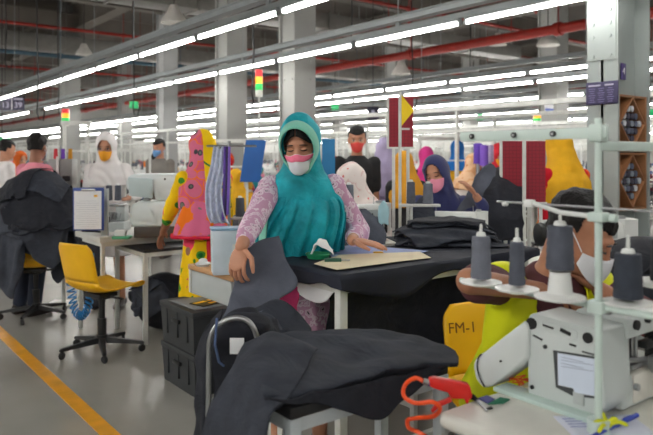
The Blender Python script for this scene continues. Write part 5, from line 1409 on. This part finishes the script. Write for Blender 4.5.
t2 = one('spool_tray', MB().lathe([(.001,0),(.06,0),(.064,.012),(.058,.012),(.05,.004),(.001,.004)],(0,0,0),24).cyl((0,0,-(db)+.0),(0,0,0),.008,n=8), white_pl, 'white tray on a pin under the black thread cone at the right edge', 'spool tray', V((c.x+.05,c.y,c.z+.022)))
# the man's chair
swivel_chair('yellow chair behind the seated man, marked on its backrest', G(512,2.50), ROT+math.radians(-78), text=None)
ch = list(C.objects)
for o in reversed(ch):
    if o.name.startswith('backrest') and o.parent and o.parent.get('label','').startswith('yellow chair behind the seated'):
        text_part('lettering','FM-1',.06, mat('marker_brown',(130,84,20),.7,var=0), o, (-.208,-.11,.47+.255), (math.pi/2-.20,0,math.pi/2), .0006); break
# ================================================================ the H-section column with the cubby rack
Yc0 = 5.0; k0 = G(618,Yc0); L1, L2 = .254, .497
cm = mat('column_mint',(150,158,156),.55,var=.04,scale=3)
mb = MB(); t_ = .022
mb.box((k0.x+t_/2, k0.y+L1/2, 2.7),(t_,L1,5.4)).box((k0.x+L2-t_/2, k0.y+L1/2, 2.7),(t_,L1,5.4)).box((k0.x+L2/2, k0.y+L1/2, 2.7),(L2,t_,5.4)).box((k0.x+L2/2,k0.y+L1/2,.015),(L2+.2,L1+.25,.03))
for z in (2.35,2.45,2.55,2.2):
    for q_ in (-.07,.07): mb.cyl((k0.x,k0.y+L1/2+q_,z),(k0.x-.016,k0.y+L1/2+q_,z),.014,n=6)
mb.box((k0.x-.003,k0.y+L1/2,2.42),(.01,L1*.9,.5)); mb.prism([V((k0.x+.02,k0.y+L1/2-.10,2.25)),V((k0.x+.02,k0.y+L1/2-.10,3.0)),V((k0.x+.40,k0.y+L1/2-.10,3.0))],(0,.02,0))
struct('column', mb, cm)
q = PX(602,93,k0.x-.016)
t = thing('notice_board','dark violet notice with rows of small print on the left face of the bolted column','sign', q, -math.pi/2)
MB().box((0,0,0),(.262,.010,.175),bev=.002).build('board', mat('sign_violet',(52,46,84),.5,var=.04), t)
m = MB().box((-.06,-.006,.06),(.10,.002,.012)).box((.06,-.006,.06),(.07,.002,.012)); m.build('title', sign_tx, t)
m = MB()
for k in range(7):
    for j in range(3): m.box((-.08+.075*j,-.006,.035-.017*k),(.055-.01*((k+j)%3),.002,.006))
m.build('printed_line', mat('print_violet',(110,104,150),.6,var=0), t)
q = PYP(622.5,71.5,k0.y+L1/2-.02)
t = thing('plaque','small violet plaque with the figure 4 in the recess of the bolted column','sign', q+V((.0,-.006,0)), 0)
MB().box((0,0,0),(.075,.008,.13),bev=.002).build('board', mat('sign_violet2',(84,72,124),.5), t); text_part('numeral','4',.075,sign_wh,t,(0,-.006,0),(math.pi/2,0,0))
# cubby rack: two tiers of diamond boxes, with thread cones inside
wood2 = mat('rack_wood',(150,104,70),.5,var=.12,scale=6); woodd = mat('rack_back',(92,58,38),.6,var=.1)
ry = k0.y+.006; rx0, rx1 = k0.x+t_+.004, PYP(646.5,150,ry).x
ztp, zmd, zbt = PYP(632,95.5,ry).z, PYP(632,152,ry).z, PYP(632,210,ry).z
for ti, (za, zb_, lab) in enumerate(((zmd+.006,ztp,'upper wooden diamond cubby of thread cones fixed on the bolted column'),(zbt,zmd-.006,'lower wooden diamond cubby of thread cones fixed on the bolted column'))):
    t = thing('cubby_rack', lab, 'rack', V(((rx0+rx1)/2, ry, za)), 0, 'diamond cubby racks')
    w_, h_, d_ = rx1-rx0, zb_-za, .19
    m = MB().box((-w_/2+.008,d_/2,h_/2),(.016,d_,h_)).box((w_/2-.008,d_/2,h_/2),(.016,d_,h_)).box((0,d_/2,.008),(w_-.034,d_,.016)).box((0,d_/2,h_-.008),(w_-.034,d_,.016)); m.build('case', wood2, t)
    MB().box((0,d_-.005,h_/2),(w_-.034,.008,h_-.034)).build('back_panel', woodd, t)
    hw, hh_ = w_/2-.02, h_/2
    cor = [V((0,0,h_-.018)),V((hw,0,hh_)),V((0,0,.018)),V((-hw,0,hh_))]
    if ti == 1: cor2 = None
    for j in range(4):
        a, b = cor[j], cor[(j+1)%4]; d = b-a; n = V((-d.z,0,d.x)).normalized()*.006
        MB().prism([a-n,b-n,b+n,a+n],(0,d_-.02,0)).build('shelf_board', wood2, t)
    rr_ = random.Random(11+ti); idx = 0
    cols = [mat('spool_a',(190,192,200),.7),mat('spool_b',(90,96,116),.7),mat('spool_c',(130,138,150),.7),mat('spool_d',(70,66,80),.7)]
    for rrw in range(5):
        z = h_*.5+(rrw-2)*.058
        wid = hw*(1-abs(z-hh_)/(hh_-.02))-.035; nn = max(1, int(2*wid/.056)+1) if wid > -.01 else 0
        for j in range(nn):
            x = (j-(nn-1)/2)*.058
            idx += 1
            R_ = Matrix.Rotation(math.pi/2,3,'X')
            one('thread_cone', MB().lathe([(.001,0),(.012,0),(.013,.004),(.019,.008),(.025,.08),(.001,.082)],(0,0,0),12,R_), cols[rr_.randrange(4)], f'thread cone lying in the {"upper" if ti == 0 else "lower"} diamond cubby, {ORD[idx-1]} counted from the bottom', 'thread cone', V(((rx0+rx1)/2+x, ry+.10, za+z)), 0, 'thread cones in the diamond cubbies')
# ================================================================ middle distance: named pieces
def lift(o, z): o.location.z = z; return o
def mtable(label, c, rz, w, d, h): return table(label, V((c.x,c.y,0)), rz, w, d, h, thick=.035, shelf=True)
bar_w = frame_w
# table and machine before the woman in navy
c = V((3.02,2.66,0)); mtable('white sewing table between the woman in navy and the dark worktable', c, 0, 1.15, .5, .85)
q = G(484,4.0); sewing_machine('white sewing machine before the woman in the navy headscarf', V((q.x,q.y,.85)), ROT+math.radians(166), scale=.80)
def cloth_net(rows, name, m, label, cat='garment', wr=.01, seed=1, th=.004, a=6, b=6):
    return tag(MB().sheet(patch(net(rows,P),a,b,wr,12,seed)).build(name, m, None, solid=th), label, cat)
cloth_net([[(468,192,4.28),(478,172,4.32),(489,164,4.35),(496,169,4.36)],[(460,206,4.24),(472,194,4.28),(484,184,4.30),(494,184,4.32)],[(455,216,4.2),(468,210,4.22),(482,206,4.24),(493,203,4.28)]],'garment',GAR[3],'grey garment held up by the woman in the navy headscarf',wr=.022,seed=12)
cloth_net([[(486,176,4.5),(496,166,4.5),(508,170,4.5),(520,180,4.45)],[(480,196,4.3),(496,184,4.25),(510,186,4.3),(524,194,4.3)],[(480,220,4.2),(496,216,4.15),(510,216,4.15),(524,220,4.2)],[(480,240,4.2),(496,240,4.15),(510,240,4.15),(524,240,4.2)]],'garment',GAR[1],'black garment heap hanging right of the navy headscarf woman',wr=.02,seed=5)
cloth_net([[(413,205,4.05),(424,196,4.1),(432,200,4.1)],[(412,225,4.0),(424,222,4.0),(436,225,4.0)],[(412,245,3.95),(424,246,3.95),(436,246,3.95)]],'garment',GAR[0],'dark garment hanging before the woman in navy, left of her machine',seed=8)
# table and machine of the woman in white with rose flecks
c = G(366,4.25); mtable('white sewing table under the pennant pole', c, 0, 1.1, .55, .85)
q = G(384,4.12); sewing_machine('white sewing machine in front of the woman in the rose flecked headscarf', V((q.x,q.y,.85)), ROT+math.radians(-150), scale=.95)
cloth_net([[(338,214,4.0),(352,204,4.05),(366,208,4.05),(380,216,4.05)],[(336,228,3.9),(352,222,3.85),(368,222,3.85),(384,228,3.9)],[(336,246,3.85),(352,246,3.8),(368,246,3.8),(386,246,3.85)]],'garment',GAR[3],'grey garment heap on the table under the pennant pole',wr=.02,seed=3)
q = G(403,3.98); t = one('sponge', MB().box((0,0,.09),(.05,.04,.07),ROT,bev=.01).box((0,0,.028),(.08,.06,.055),ROT,bev=.006), yel, 'yellow sponge holder beside the foot of the pennant pole', 'sponge', V((q.x,q.y,.851)))
q = G(388,3.95); cloth_net([[(378,206,3.92),(384,200,3.92),(388,206,3.92)],[(378,216,3.9),(383,212,3.9),(388,216,3.9)],[(380,226,3.9),(384,224,3.9),(389,226,3.9)]],'rag',mat('rag_blue',(176,214,224),.85),'pale blue rag hanging on the white machine under the pennant pole','rag',seed=6)
pp_ = G(400,4.12); ztp_ = P(400,92,4.12).z
t = thing('pennant_pole','white pole with a yellow triangular pennant standing on the table','pole', V((pp_.x,pp_.y,.85)), ROT)
MB().cyl((0,0,0),(0,0,ztp_-.85),.010,n=10).cyl((0,0,0),(0,0,.02),.035,n=14).build('pole', frame_w, t)
zt = P(400,110.5,4.12).z-.85
MB().prism([V((.008,-.004,zt+.098)),V((.088,-.004,zt)),V((.008,-.004,zt-.098))],(0,.006,0)).build('pennant', mat('pennant_yellow',(250,214,24),.6,var=.02), t)
MB().box((.03,0,zt-.115),(.06,.012,.012)).build('cross_bar', frame_w, t)
BOARD = grid_mat('board_crimson', (146,24,44), (112,18,34), .024, .12)
def board(label, px0, px1, py0, py1, Y, m, rz=0, slant=0.0, post_z=None, fm=None, edge=True):
    a, b = P(px0,py0,Y), P(px1,py1,Y); w, h = (px1-px0)/F*Y, (py1-py0)/F*Y
    c = P((px0+px1)/2,(py0+py1)/2,Y)
    t = thing('display_board', label, 'board', V((c.x,c.y,0)), ROT+rz)
    zc = c.z
    MB().prism([V((-w/2-slant,-.008,zc+h/2)),V((w/2-slant,-.008,zc+h/2)),V((w/2+slant,-.008,zc-h/2)),V((-w/2+slant,-.008,zc-h/2))],(0,.016,0)).build('panel', m, t)
    f = MB()
    if edge:
        f.box((-w/2-.008,0,zc),(.014,.02,h+.02)); f.box((0,0,zc-h/2-.006),(w+.02,.02,.012))
    f.box((w*.30,.016,zc/2),(.02,.02,zc)); f.box((-w*.30,.016,zc/2),(.02,.02,zc)); f.box((0,.016,.01),(w,.3,.02))
    f.build('support_frame', fm or frame_w, t)
    return t
board('dark crimson squared board behind the yellow pennant', 389,413,97,147,4.55,BOARD)
board('crimson squared board left of the white post, under the mint beam', 502,523,141,200,4.35,BOARD,0.05)
board('crimson squared board right of the white post, under the mint beam', 526,545,141,202,4.40,BOARD,-0.05)
q = G(524,4.2); one('white_post', MB().box((0,0,P(524,138,4.2).z/2),(.018,.018,P(524,138,4.2).z)).box((0,0,.01),(.2,.2,.02)), frame_w, 'white square post between the two crimson boards', 'post', q, ROT)
BLUE = mat('board_blue',(18,92,170),.45,var=.03); 
board('slanting bright blue board behind the lace rack', 243,263,140,182,6.4,BLUE,0,-.03,edge=False)
board('blue board just right of the woman in teal', 322,335,139,190,5.2,mat('board_azure',(24,120,176),.45,var=.03),edge=False)
# signal towers
def signal_tower(label, px, pyt, pyb, Y, zb=0.0):
    q = G(px,Y); zt, zb2 = P(px,pyt,Y).z, P(px,pyb,Y).z; t = thing('signal_tower', label, 'signal light', V((q.x,q.y,zb)), ROT)
    h = (zt-zb2)/4; r = .037*Y/6.6
    MB().cyl((0,0,0),(0,0,zb2-zb),.010*Y/6.6,n=8).cyl((0,0,0),(0,0,.02),.06,n=14).build('pole', frame_w, t)
    for k, (nm, c, e) in enumerate((('white_base',(220,220,214),0),('green_lamp',(40,170,80),.9),('amber_lamp',(244,160,40),1.0),('red_lamp',(214,40,48),.5))):
        MB().lathe([(.001,0),(r,0),(r,h*.92),(r*.9,h),(.001,h)],(0,0,zb2-zb+k*h),16).build(nm, mat('sig_'+nm,c,.3,var=0,emit=e), t)
    return t
signal_tower('tall red, amber and green signal tower left of the woman in teal', 259, 70, 97, 6.6)
signal_tower('small red, amber and green signal tower behind the control box', 65.5, 109, 126, 8.6)
signal_tower('tiny orange signal tower in front of the far white column', 537, 112, 124, 11.6)
# table with grey heap left of the woman
c = G(256,5.0); mtable('white sewing table with a grey garment heap behind the lace rack', c, 0, 1.0, .55, .86)
hl_ = V((c.x,c.y,.86)); hf = HF(-.6,.6,-.5,.5,.012,-.5).box(-.5,.5,-.3,.3,0).bump(0,0,.2,.15,0,.10)
pile(hf, 5, lambda k, r: (r.uniform(-.05,.05), r.uniform(-.05,.05), r.uniform(.4,.5), r.uniform(.35,.5), r.uniform(0,3)), hl_, ROT, 'heap behind the lace rack', 'garments heaped behind the lace rack', name='garment', cut='garment', seed=21, n=18, steps=50, crumple=.72, mats=[GAR[3],GAR[2]], floor=-.6)
q = P(240,217,4.55); one_s = thing('spool_shelf','small steel shelf holding the dark thread cone behind the lace rack','shelf', V((q.x,q.y,0)), ROT)
MB().box((0,0,q.z-.008),(.14,.10,.014),bev=.003).build('plate', steel, one_s); MB().cyl((0,0,0),(0,0,q.z-.014),.010,n=8).cyl((0,0,0),(0,0,.02),.08,n=14).build('pole', steel, one_s)
thread_cone('dark thread cone on the small shelf behind the lace rack', V((q.x,q.y,q.z)), .135, .032, GAR and cone_g)
person('person in a yellow scarf bending beside the bright blue board, behind the lace rack', G(241,6.7), ROT+math.radians(200), 1.5, seated=True, hipz=.60, lean=22, head=(0,20,0), top=YSC, bottom=JEANS, hood=YSC, vox=.018, hood_drop=.3)
# cones on white bars before the women in the middle
def cone_bar(label, px0, px1, py, Y, cones, tname):
    a, b = P(px0,py,Y), P(px1,py,Y); c = (a+b)/2; w = (b-a).length
    t = thing('thread_stand', label, 'thread stand', V((c.x,c.y,.85)), ROT)
    MB().box((0,0,c.z-.85-.008),(w,.05,.016),bev=.003).build('cross_bar', frame_w, t); MB().cyl((-w*.2,0,0),(-w*.2,0,c.z-.85-.016),.009,n=8).cyl((-w*.2,0,0),(-w*.2,0,.02),.04,n=12).build('pole', frame_w, t)
    for px, h, r, m, lab in cones:
        q = P(px,py,Y); thread_cone(lab, V((q.x,q.y,q.z+.0005)), h, r, m)
cone_bar('white thread bar with two grey cones right of the woman in teal', 331,364,206,3.95,((338,.135,.026,cone_g,'dark thread cone nearest the woman in teal on the white bar'),(349,.13,.030,cone_m,'slate thread cone second from the woman in teal on the white bar')),'')
cone_bar('white thread bar with two grey cones before the woman in navy', 399,440,204,3.95,((411,.135,.027,cone_g,'grey thread cone left of the navy headscarf woman'),(428,.125,.031,cone_m,'slate thread cone right before the pink mask of the navy headscarf woman')),'')
# right edge: machine, pile, table
c = V((3.05,1.55,0)); mtable('white sewing table right of the seated man', c, 0, .75, 1.5, .86)
q = G(628,3.05); sewing_machine('white sewing machine right of the seated man', V((q.x,q.y,.86)), ROT+math.radians(186), scale=.92)
pl_ = G(640,2.66); hf = HF(-.7,.7,-.6,.6,.011,-.5).box(-.5,.6,-.4,.4,0).bump(.02,0,.22,.2,0,.17)
pile(hf, 6, lambda k, r: (r.uniform(-.02,.08), r.uniform(-.06,.04), r.uniform(.5,.56), r.uniform(.4,.5), r.uniform(-.3,.3)), V((pl_.x,pl_.y,.865)), ROT, 'heap right of the seated man', 'garments heaped right of the seated man', name='garment', cut='garment', seed=31, n=20, steps=50, crumple=.78, mats=[GAR[0],GAR[1],GAR[2]], floor=-.6)
# bright bits in the middle distance
def cloth_roll(label, px, py0, py1, Y, r, m, grp=None):
    a, b = P(px,py1,Y), P(px,py0,Y)
    t = thing('cloth_roll', label, 'cloth roll', V((a.x,a.y,0)), ROT, grp)
    MB().lathe([(.001,0),(r,.002),(r*.97,(b.z-a.z)*.5),(r,b.z-a.z),(r*.5,b.z-a.z+.01),(.001,b.z-a.z+.005)],(0,0,a.z),16).build('fabric', m, t)
    MB().cyl((0,0,0),(0,0,a.z),.02,n=8).cyl((0,0,0),(0,0,.02),.15,n=14).build('stand', steel, t)
cloth_roll('dark violet cloth roll standing left of the crimson boards', 478,144,164,6.6,.045,mat('roll_violet',(104,70,180),.8))
cloth_roll('violet cloth roll second left of the crimson boards', 484,146,166,6.5,.042,mat('roll_violet2',(130,90,200),.8))
cloth_roll('pale lilac cloth roll between the violet rolls and the crimson boards', 490,146,162,6.9,.04,mat('roll_lilac',(190,170,206),.8))
person('person in a red cap and black top with yellow badge beyond the crimson boards', G(497,7.4), ROT+.3, 1.55, head=(0,20,0), top=BLKT, bottom=JEANS, hood=mat('scarf_red',(206,36,52),.85), vox=.018, mask=MASKO)
person('person in a bright blue scarf and yellow top far behind the navy headscarf woman', G(457,9.0), ROT+math.radians(160), 1.62, head=(0,10,0), top=YSC, bottom=JEANS, hood=mat('scarf_blue',(30,120,206),.85), hood_drop=.09, vox=.018)
person('person in a peach print scarf bending just behind the navy headscarf woman', G(458,7.3), ROT+math.radians(120), 1.55, seated=True, hipz=.74, lean=20, head=(0,20,0), top=WPINK, bottom=JEANS, hood=print_mat('print_peach',[(0,(214,130,80)),(.15,(240,200,160)),(.6,(230,176,130))],14), vox=.018)
person('person in a magenta scarf between the pennant pole and navy headscarf woman', G(427,8.0), ROT+math.radians(190), 1.56, seated=True, hipz=.78, head=(0,14,0), top=BLKT, bottom=JEANS, hood=mat('scarf_magenta',(206,50,130),.85), vox=.02)
person('person in a dark red scarf behind the blue board', G(333,7.2), ROT+math.radians(30), 1.55, seated=True, hipz=.66, head=(0,14,0), top=MAROON, bottom=JEANS, hood=mat('scarf_wine',(150,30,46),.85), vox=.02)
person('person in an orange scarf behind the bright blue board left of the woman in teal', G(226,9.2), ROT+math.radians(150), 1.55, seated=True, hipz=.72, head=(0,14,0), top=ORRED, bottom=JEANS, hood=ORRED, vox=.02)
person('person in a blue shirt left of the man with the blue mask', G(147,10.5), ROT+math.radians(120), 1.5, lean=14, head=(0,14,0), top=mat('shirt_blue',(36,104,180),.85), bottom=JEANS, hair=HAIR, vox=.02)
person('person in orange and black at the far left, before the pink shirt', G(13,9.4), ROT+math.radians(60), 1.5, lean=14, head=(0,14,0), top=BLKT, bottom=JEANS, hood=mat('scarf_orange',(226,104,30),.85), vox=.02)
# white hanging sheet-like frames
def white_frame(label, px0, px1, pyt, Y):
    a, b = G(px0,Y), G(px1,Y); zt = P(px0,pyt,Y).z; t = thing('rail_frame', label, 'frame', a, ROT); w = (b-a).length
    MB().cyl((0,0,0),(0,0,zt),.014,n=8).cyl((w,0,0),(w,0,zt),.014,n=8).build('upright', frame_w, t); MB().box((w/2,0,zt),(w+.06,.025,.04)).box((w/2,0,zt-.28),(w,.02,.02)).build('cross_bar', frame_w, t)
white_frame('white steel rail frame behind the control box', 64,88,123,6.6)
white_frame('white steel rail frame above the woman in the white scarf', 92,150,150,7.6)
white_frame('white steel rail frame left of the far grey columns', 205,245,141,7.2)
white_frame('white steel rail frame before the right crimson board', 420,498,139,8.6)

for l_, hz_, lb_, rz2 in SEATED:
    stool('dark round stool under the '+' '.join(lb_.split()[:5]), V((l_.x,l_.y,0)), hz_-.10, rz2)
# ================================================================ the sewing lines behind
sb = MB().lathe([(.001,.365),(.15,.365),(.165,.38),(.16,.395),(.001,.40)],n=14)
for k in range(4): sb.cyl((.10*(1,-1,-1,1)[k],.10*(1,1,-1,-1)[k],.37),(.14*(1,-1,-1,1)[k],.14*(1,1,-1,-1)[k],0),.012,n=6)
stool_me = sb.mesh('stool',[black_pl])
scarfs = [('red',(196,40,52)),('orange',(232,128,40)),('mustard',(214,158,40)),('green',(40,130,84)),('teal',(30,140,150)),('blue',(40,90,170)),('violet',(120,80,170)),('pink',(226,130,160)),('white',(228,226,224)),('grey',(140,140,146)),('black',(34,34,38)),('maroon',(116,38,54))]
sm_ = {n: mat('far_scarf_'+n, c, .85, var=.06) for n, c in scarfs}
BASE_S, BASE_T = mat('far_scarf_base',(200,60,60),.85), mat('far_top_base',(120,120,130),.85)
tpl = []
for i, (kw, rzz) in enumerate(((dict(lean=14,head=(0,22,0)),0),(dict(lean=20,head=(20,26,4)),0),(dict(lean=10,head=(-25,14,0)),0))):
    d = person('worker', V((0,0,0)), 0, 1.55, seated=True, hipz=.50, top=BASE_T, bottom=JEANS, hood=BASE_S, mask=(MASKW,MASKB,MASKP)[i], vox=.026, L=V((.14,-.42,.84)), R=V((-.14,-.42,.84)), **kw)
    tpl.append(d['root'])
mk = MB()
for n, b, m in machine_mbs():
    b.xf(Matrix.Translation((-.2,0,0))); mk.add(b.v, b.f, {white_pl:0, grey_pl:0, black_pl:1, steel:2}[m])
far_machine = mk.mesh('sewing_machine', [white_pl, black_pl, steel])
ft = MB().box((0,0,.82),(1.1,.5,.035),bev=.006)
for sx in (-1,1):
    ft.box((sx*.48,0,.05),(.04,.46,.04)).box((sx*.48,0,.43),(.04,.05,.74))
ft.box((0,0,.14),(.92,.03,.03)).box((.18,.1,.62),(.2,.2,.22),bev=.02,mi=1)
far_table = ft.mesh('sewing_table', [top_w, black_pl])
fs = MB().cyl((0,0,0),(0,0,.74),.010,n=6).box((0,0,.72),(.34,.016,.016)).box((0,0,.30),(.30,.03,.012))
for q_, mi_ in ((-.11,1),(0,2),(.11,1)): fs.lathe([(.001,.306),(.03,.306),(.024,.42),(.001,.425)],(q_,0,0),10,mi=mi_)
far_stand = fs.mesh('thread_stand', [frame_w, cone_g, cone_m])
def soft_block(seed):
    r = random.Random(seed); m = MB()
    for k in range(5): m.box((r.uniform(-.02,.02),r.uniform(-.02,.02),.018+.036*k),(.34+r.uniform(-.05,.03),.26+r.uniform(-.04,.03),.034),r.uniform(-.12,.12),bev=.014)
    return m
stack_me = [soft_block(k).mesh('garment_stack', [g_]) for k, g_ in enumerate((GAR[0],GAR[2],GAR[3],mat('cloth_pale',(206,206,204),.85)))]
keep = []
LINES = [5.9, 7.4, 9.6, 10.9, 13.2, 14.6, 17.2, 18.8, 21.5, 24.5, 28.0]
blocked = [(o.location.x, o.location.y) for o in C.objects if o.parent is None and o.get('category') in ('person','board','chair','table','signal light','cloth roll') and o.location.length > .1]
blocked += [(q.x,q.y) for q in COLS]
rr_ = random.Random(5); used = [False]*3; cnt_w = 0
for li, x in enumerate(LINES):
    y = .42*x+.2; k = 0
    ymax = min(40, 4.6*x)
    tb = []
    while y < ymax:
        yc = x*sn+y*cs; X = x*cs-y*sn; px = CX+X/yc*F
        ok = 5.6 < yc and -10 < px < 665 and all((bx_-x)**2+(by_-y)**2 > .95**2 for bx_, by_ in blocked)
        if ok:
            k += 1; side = 1 if li % 2 == 0 else -1
            where = f'{ORD[k-1]} along the {ORD[li]} sewing line behind the pillars'
            o = link('sewing_table', far_table, None, (x,y,0), math.pi/2); tag(o, f'small white sewing table, {where}', 'table', 'tables of the far sewing lines')
            o = link('sewing_machine', far_machine, None, (x+.03*side, y+.05, .8375), math.pi/2+rr_.uniform(-.1,.1)+(0 if side > 0 else math.pi)); tag(o, f'white sewing machine, {where}', 'sewing machine', 'machines of the far sewing lines')
            o = link('thread_stand', far_stand, None, (x-.02*side, y-.48, .8375), rr_.uniform(0,3)); tag(o, f'white thread stand with grey cones, {where}', 'thread stand', 'thread stands of the far sewing lines')
            if rr_.random() < .45:
                o = link('garment_stack', stack_me[rr_.randrange(4)], None, (x, y+.42, .8375), rr_.uniform(-.3,.3)+1.57); tag(o, f'folded garment stack beside the machine, {where}', 'garments', 'garment stacks of the far sewing lines')
            if rr_.random() < .84:
                nm, cc_ = scarfs[rr_.randrange(len(scarfs))]; n2, _ = scarfs[rr_.randrange(len(scarfs))]
                i = rr_.randrange(3); loc = V((x+.50*side, y+rr_.uniform(-.06,.06), 0)); rz_w = (-math.pi/2 if side > 0 else math.pi/2)+rr_.uniform(-.25,.25)
                lab = f'seated worker in a {nm} headscarf, {where}'
                if not used[i]:
                    used[i] = True; r = tpl[i]; r.location = loc; r.rotation_euler = (0,0,rz_w); r['label'] = lab; r['group'] = 'workers of the far sewing lines'; keep.append((r, nm, n2))
                else: keep.append((dup(tpl[i], loc, rz_w, lab, 'workers of the far sewing lines', None), nm, n2))
                tag(link('stool', stool_me, None, (loc.x,loc.y,0)), f'dark stool under the worker, {where}', 'stool', 'stools of the far sewing lines')
        y += 1.32
    m = MB(); y0, y1 = .42*x, min(42, 4.8*x)
    m.box((x,(y0+y1)/2,1.98),(.06,y1-y0,.05)).box((x,(y0+y1)/2,1.72),(.03,y1-y0,.03))
    y = y0
    while y < y1: m.box((x,y,1.0),(.035,.035,2.0)).box((x,y,.01),(.2,.2,.02)); y += 2.64
    one('power_rail', m, frame_w, f'white power rail on posts over the {ORD[li]} sewing line behind the pillars', 'rail', group='power rails of the far sewing lines')
for r, nm, n2 in keep:
    for ch in r.children:
        for sl in ch.material_slots:
            if sl.material is BASE_S: sl.link = 'OBJECT'; sl.material = sm_[nm]
            elif sl.material is BASE_T: sl.link = 'OBJECT'; sl.material = sm_[n2]
for i in range(3):
    if not used[i]:
        for ch in list(tpl[i].children): bpy.data.objects.remove(ch)
        bpy.data.objects.remove(tpl[i])
# ---------------------------------------------------------------- camera, exposure
cam = bpy.data.cameras.new('camera'); co = bpy.data.objects.new('camera', cam); C.objects.link(co)
co.location = (0, 0, H0); co.rotation_euler = (math.pi/2, 0, ROT)
cam.sensor_width = 36; cam.lens = 36*F/653; cam.shift_y = -(217.5-HY)/653; cam.clip_end = 200; cam.clip_start = 0.05
cam.dof.use_dof = True; cam.dof.focus_distance = 2.9; cam.dof.aperture_fstop = 3.2
SC.camera = co
w = bpy.data.worlds.new('world'); SC.world = w; w.use_nodes = True
w.node_tree.nodes['Background'].inputs[0].default_value = (0.8,0.85,0.9,1); w.node_tree.nodes['Background'].inputs[1].default_value = 0.3
vs = SC.view_settings
SC.display_settings.display_device = 'sRGB'
vs.view_transform = 'Standard'; vs.look = 'None'; vs.gamma = 1.0; vs.use_curve_mapping = False; vs.exposure = 0.12
SC.cycles.max_bounces = 6; SC.cycles.diffuse_bounces = 4; SC.cycles.glossy_bounces = 3; SC.cycles.use_light_tree = True
SC.cycles.sample_clamp_indirect = 6.0
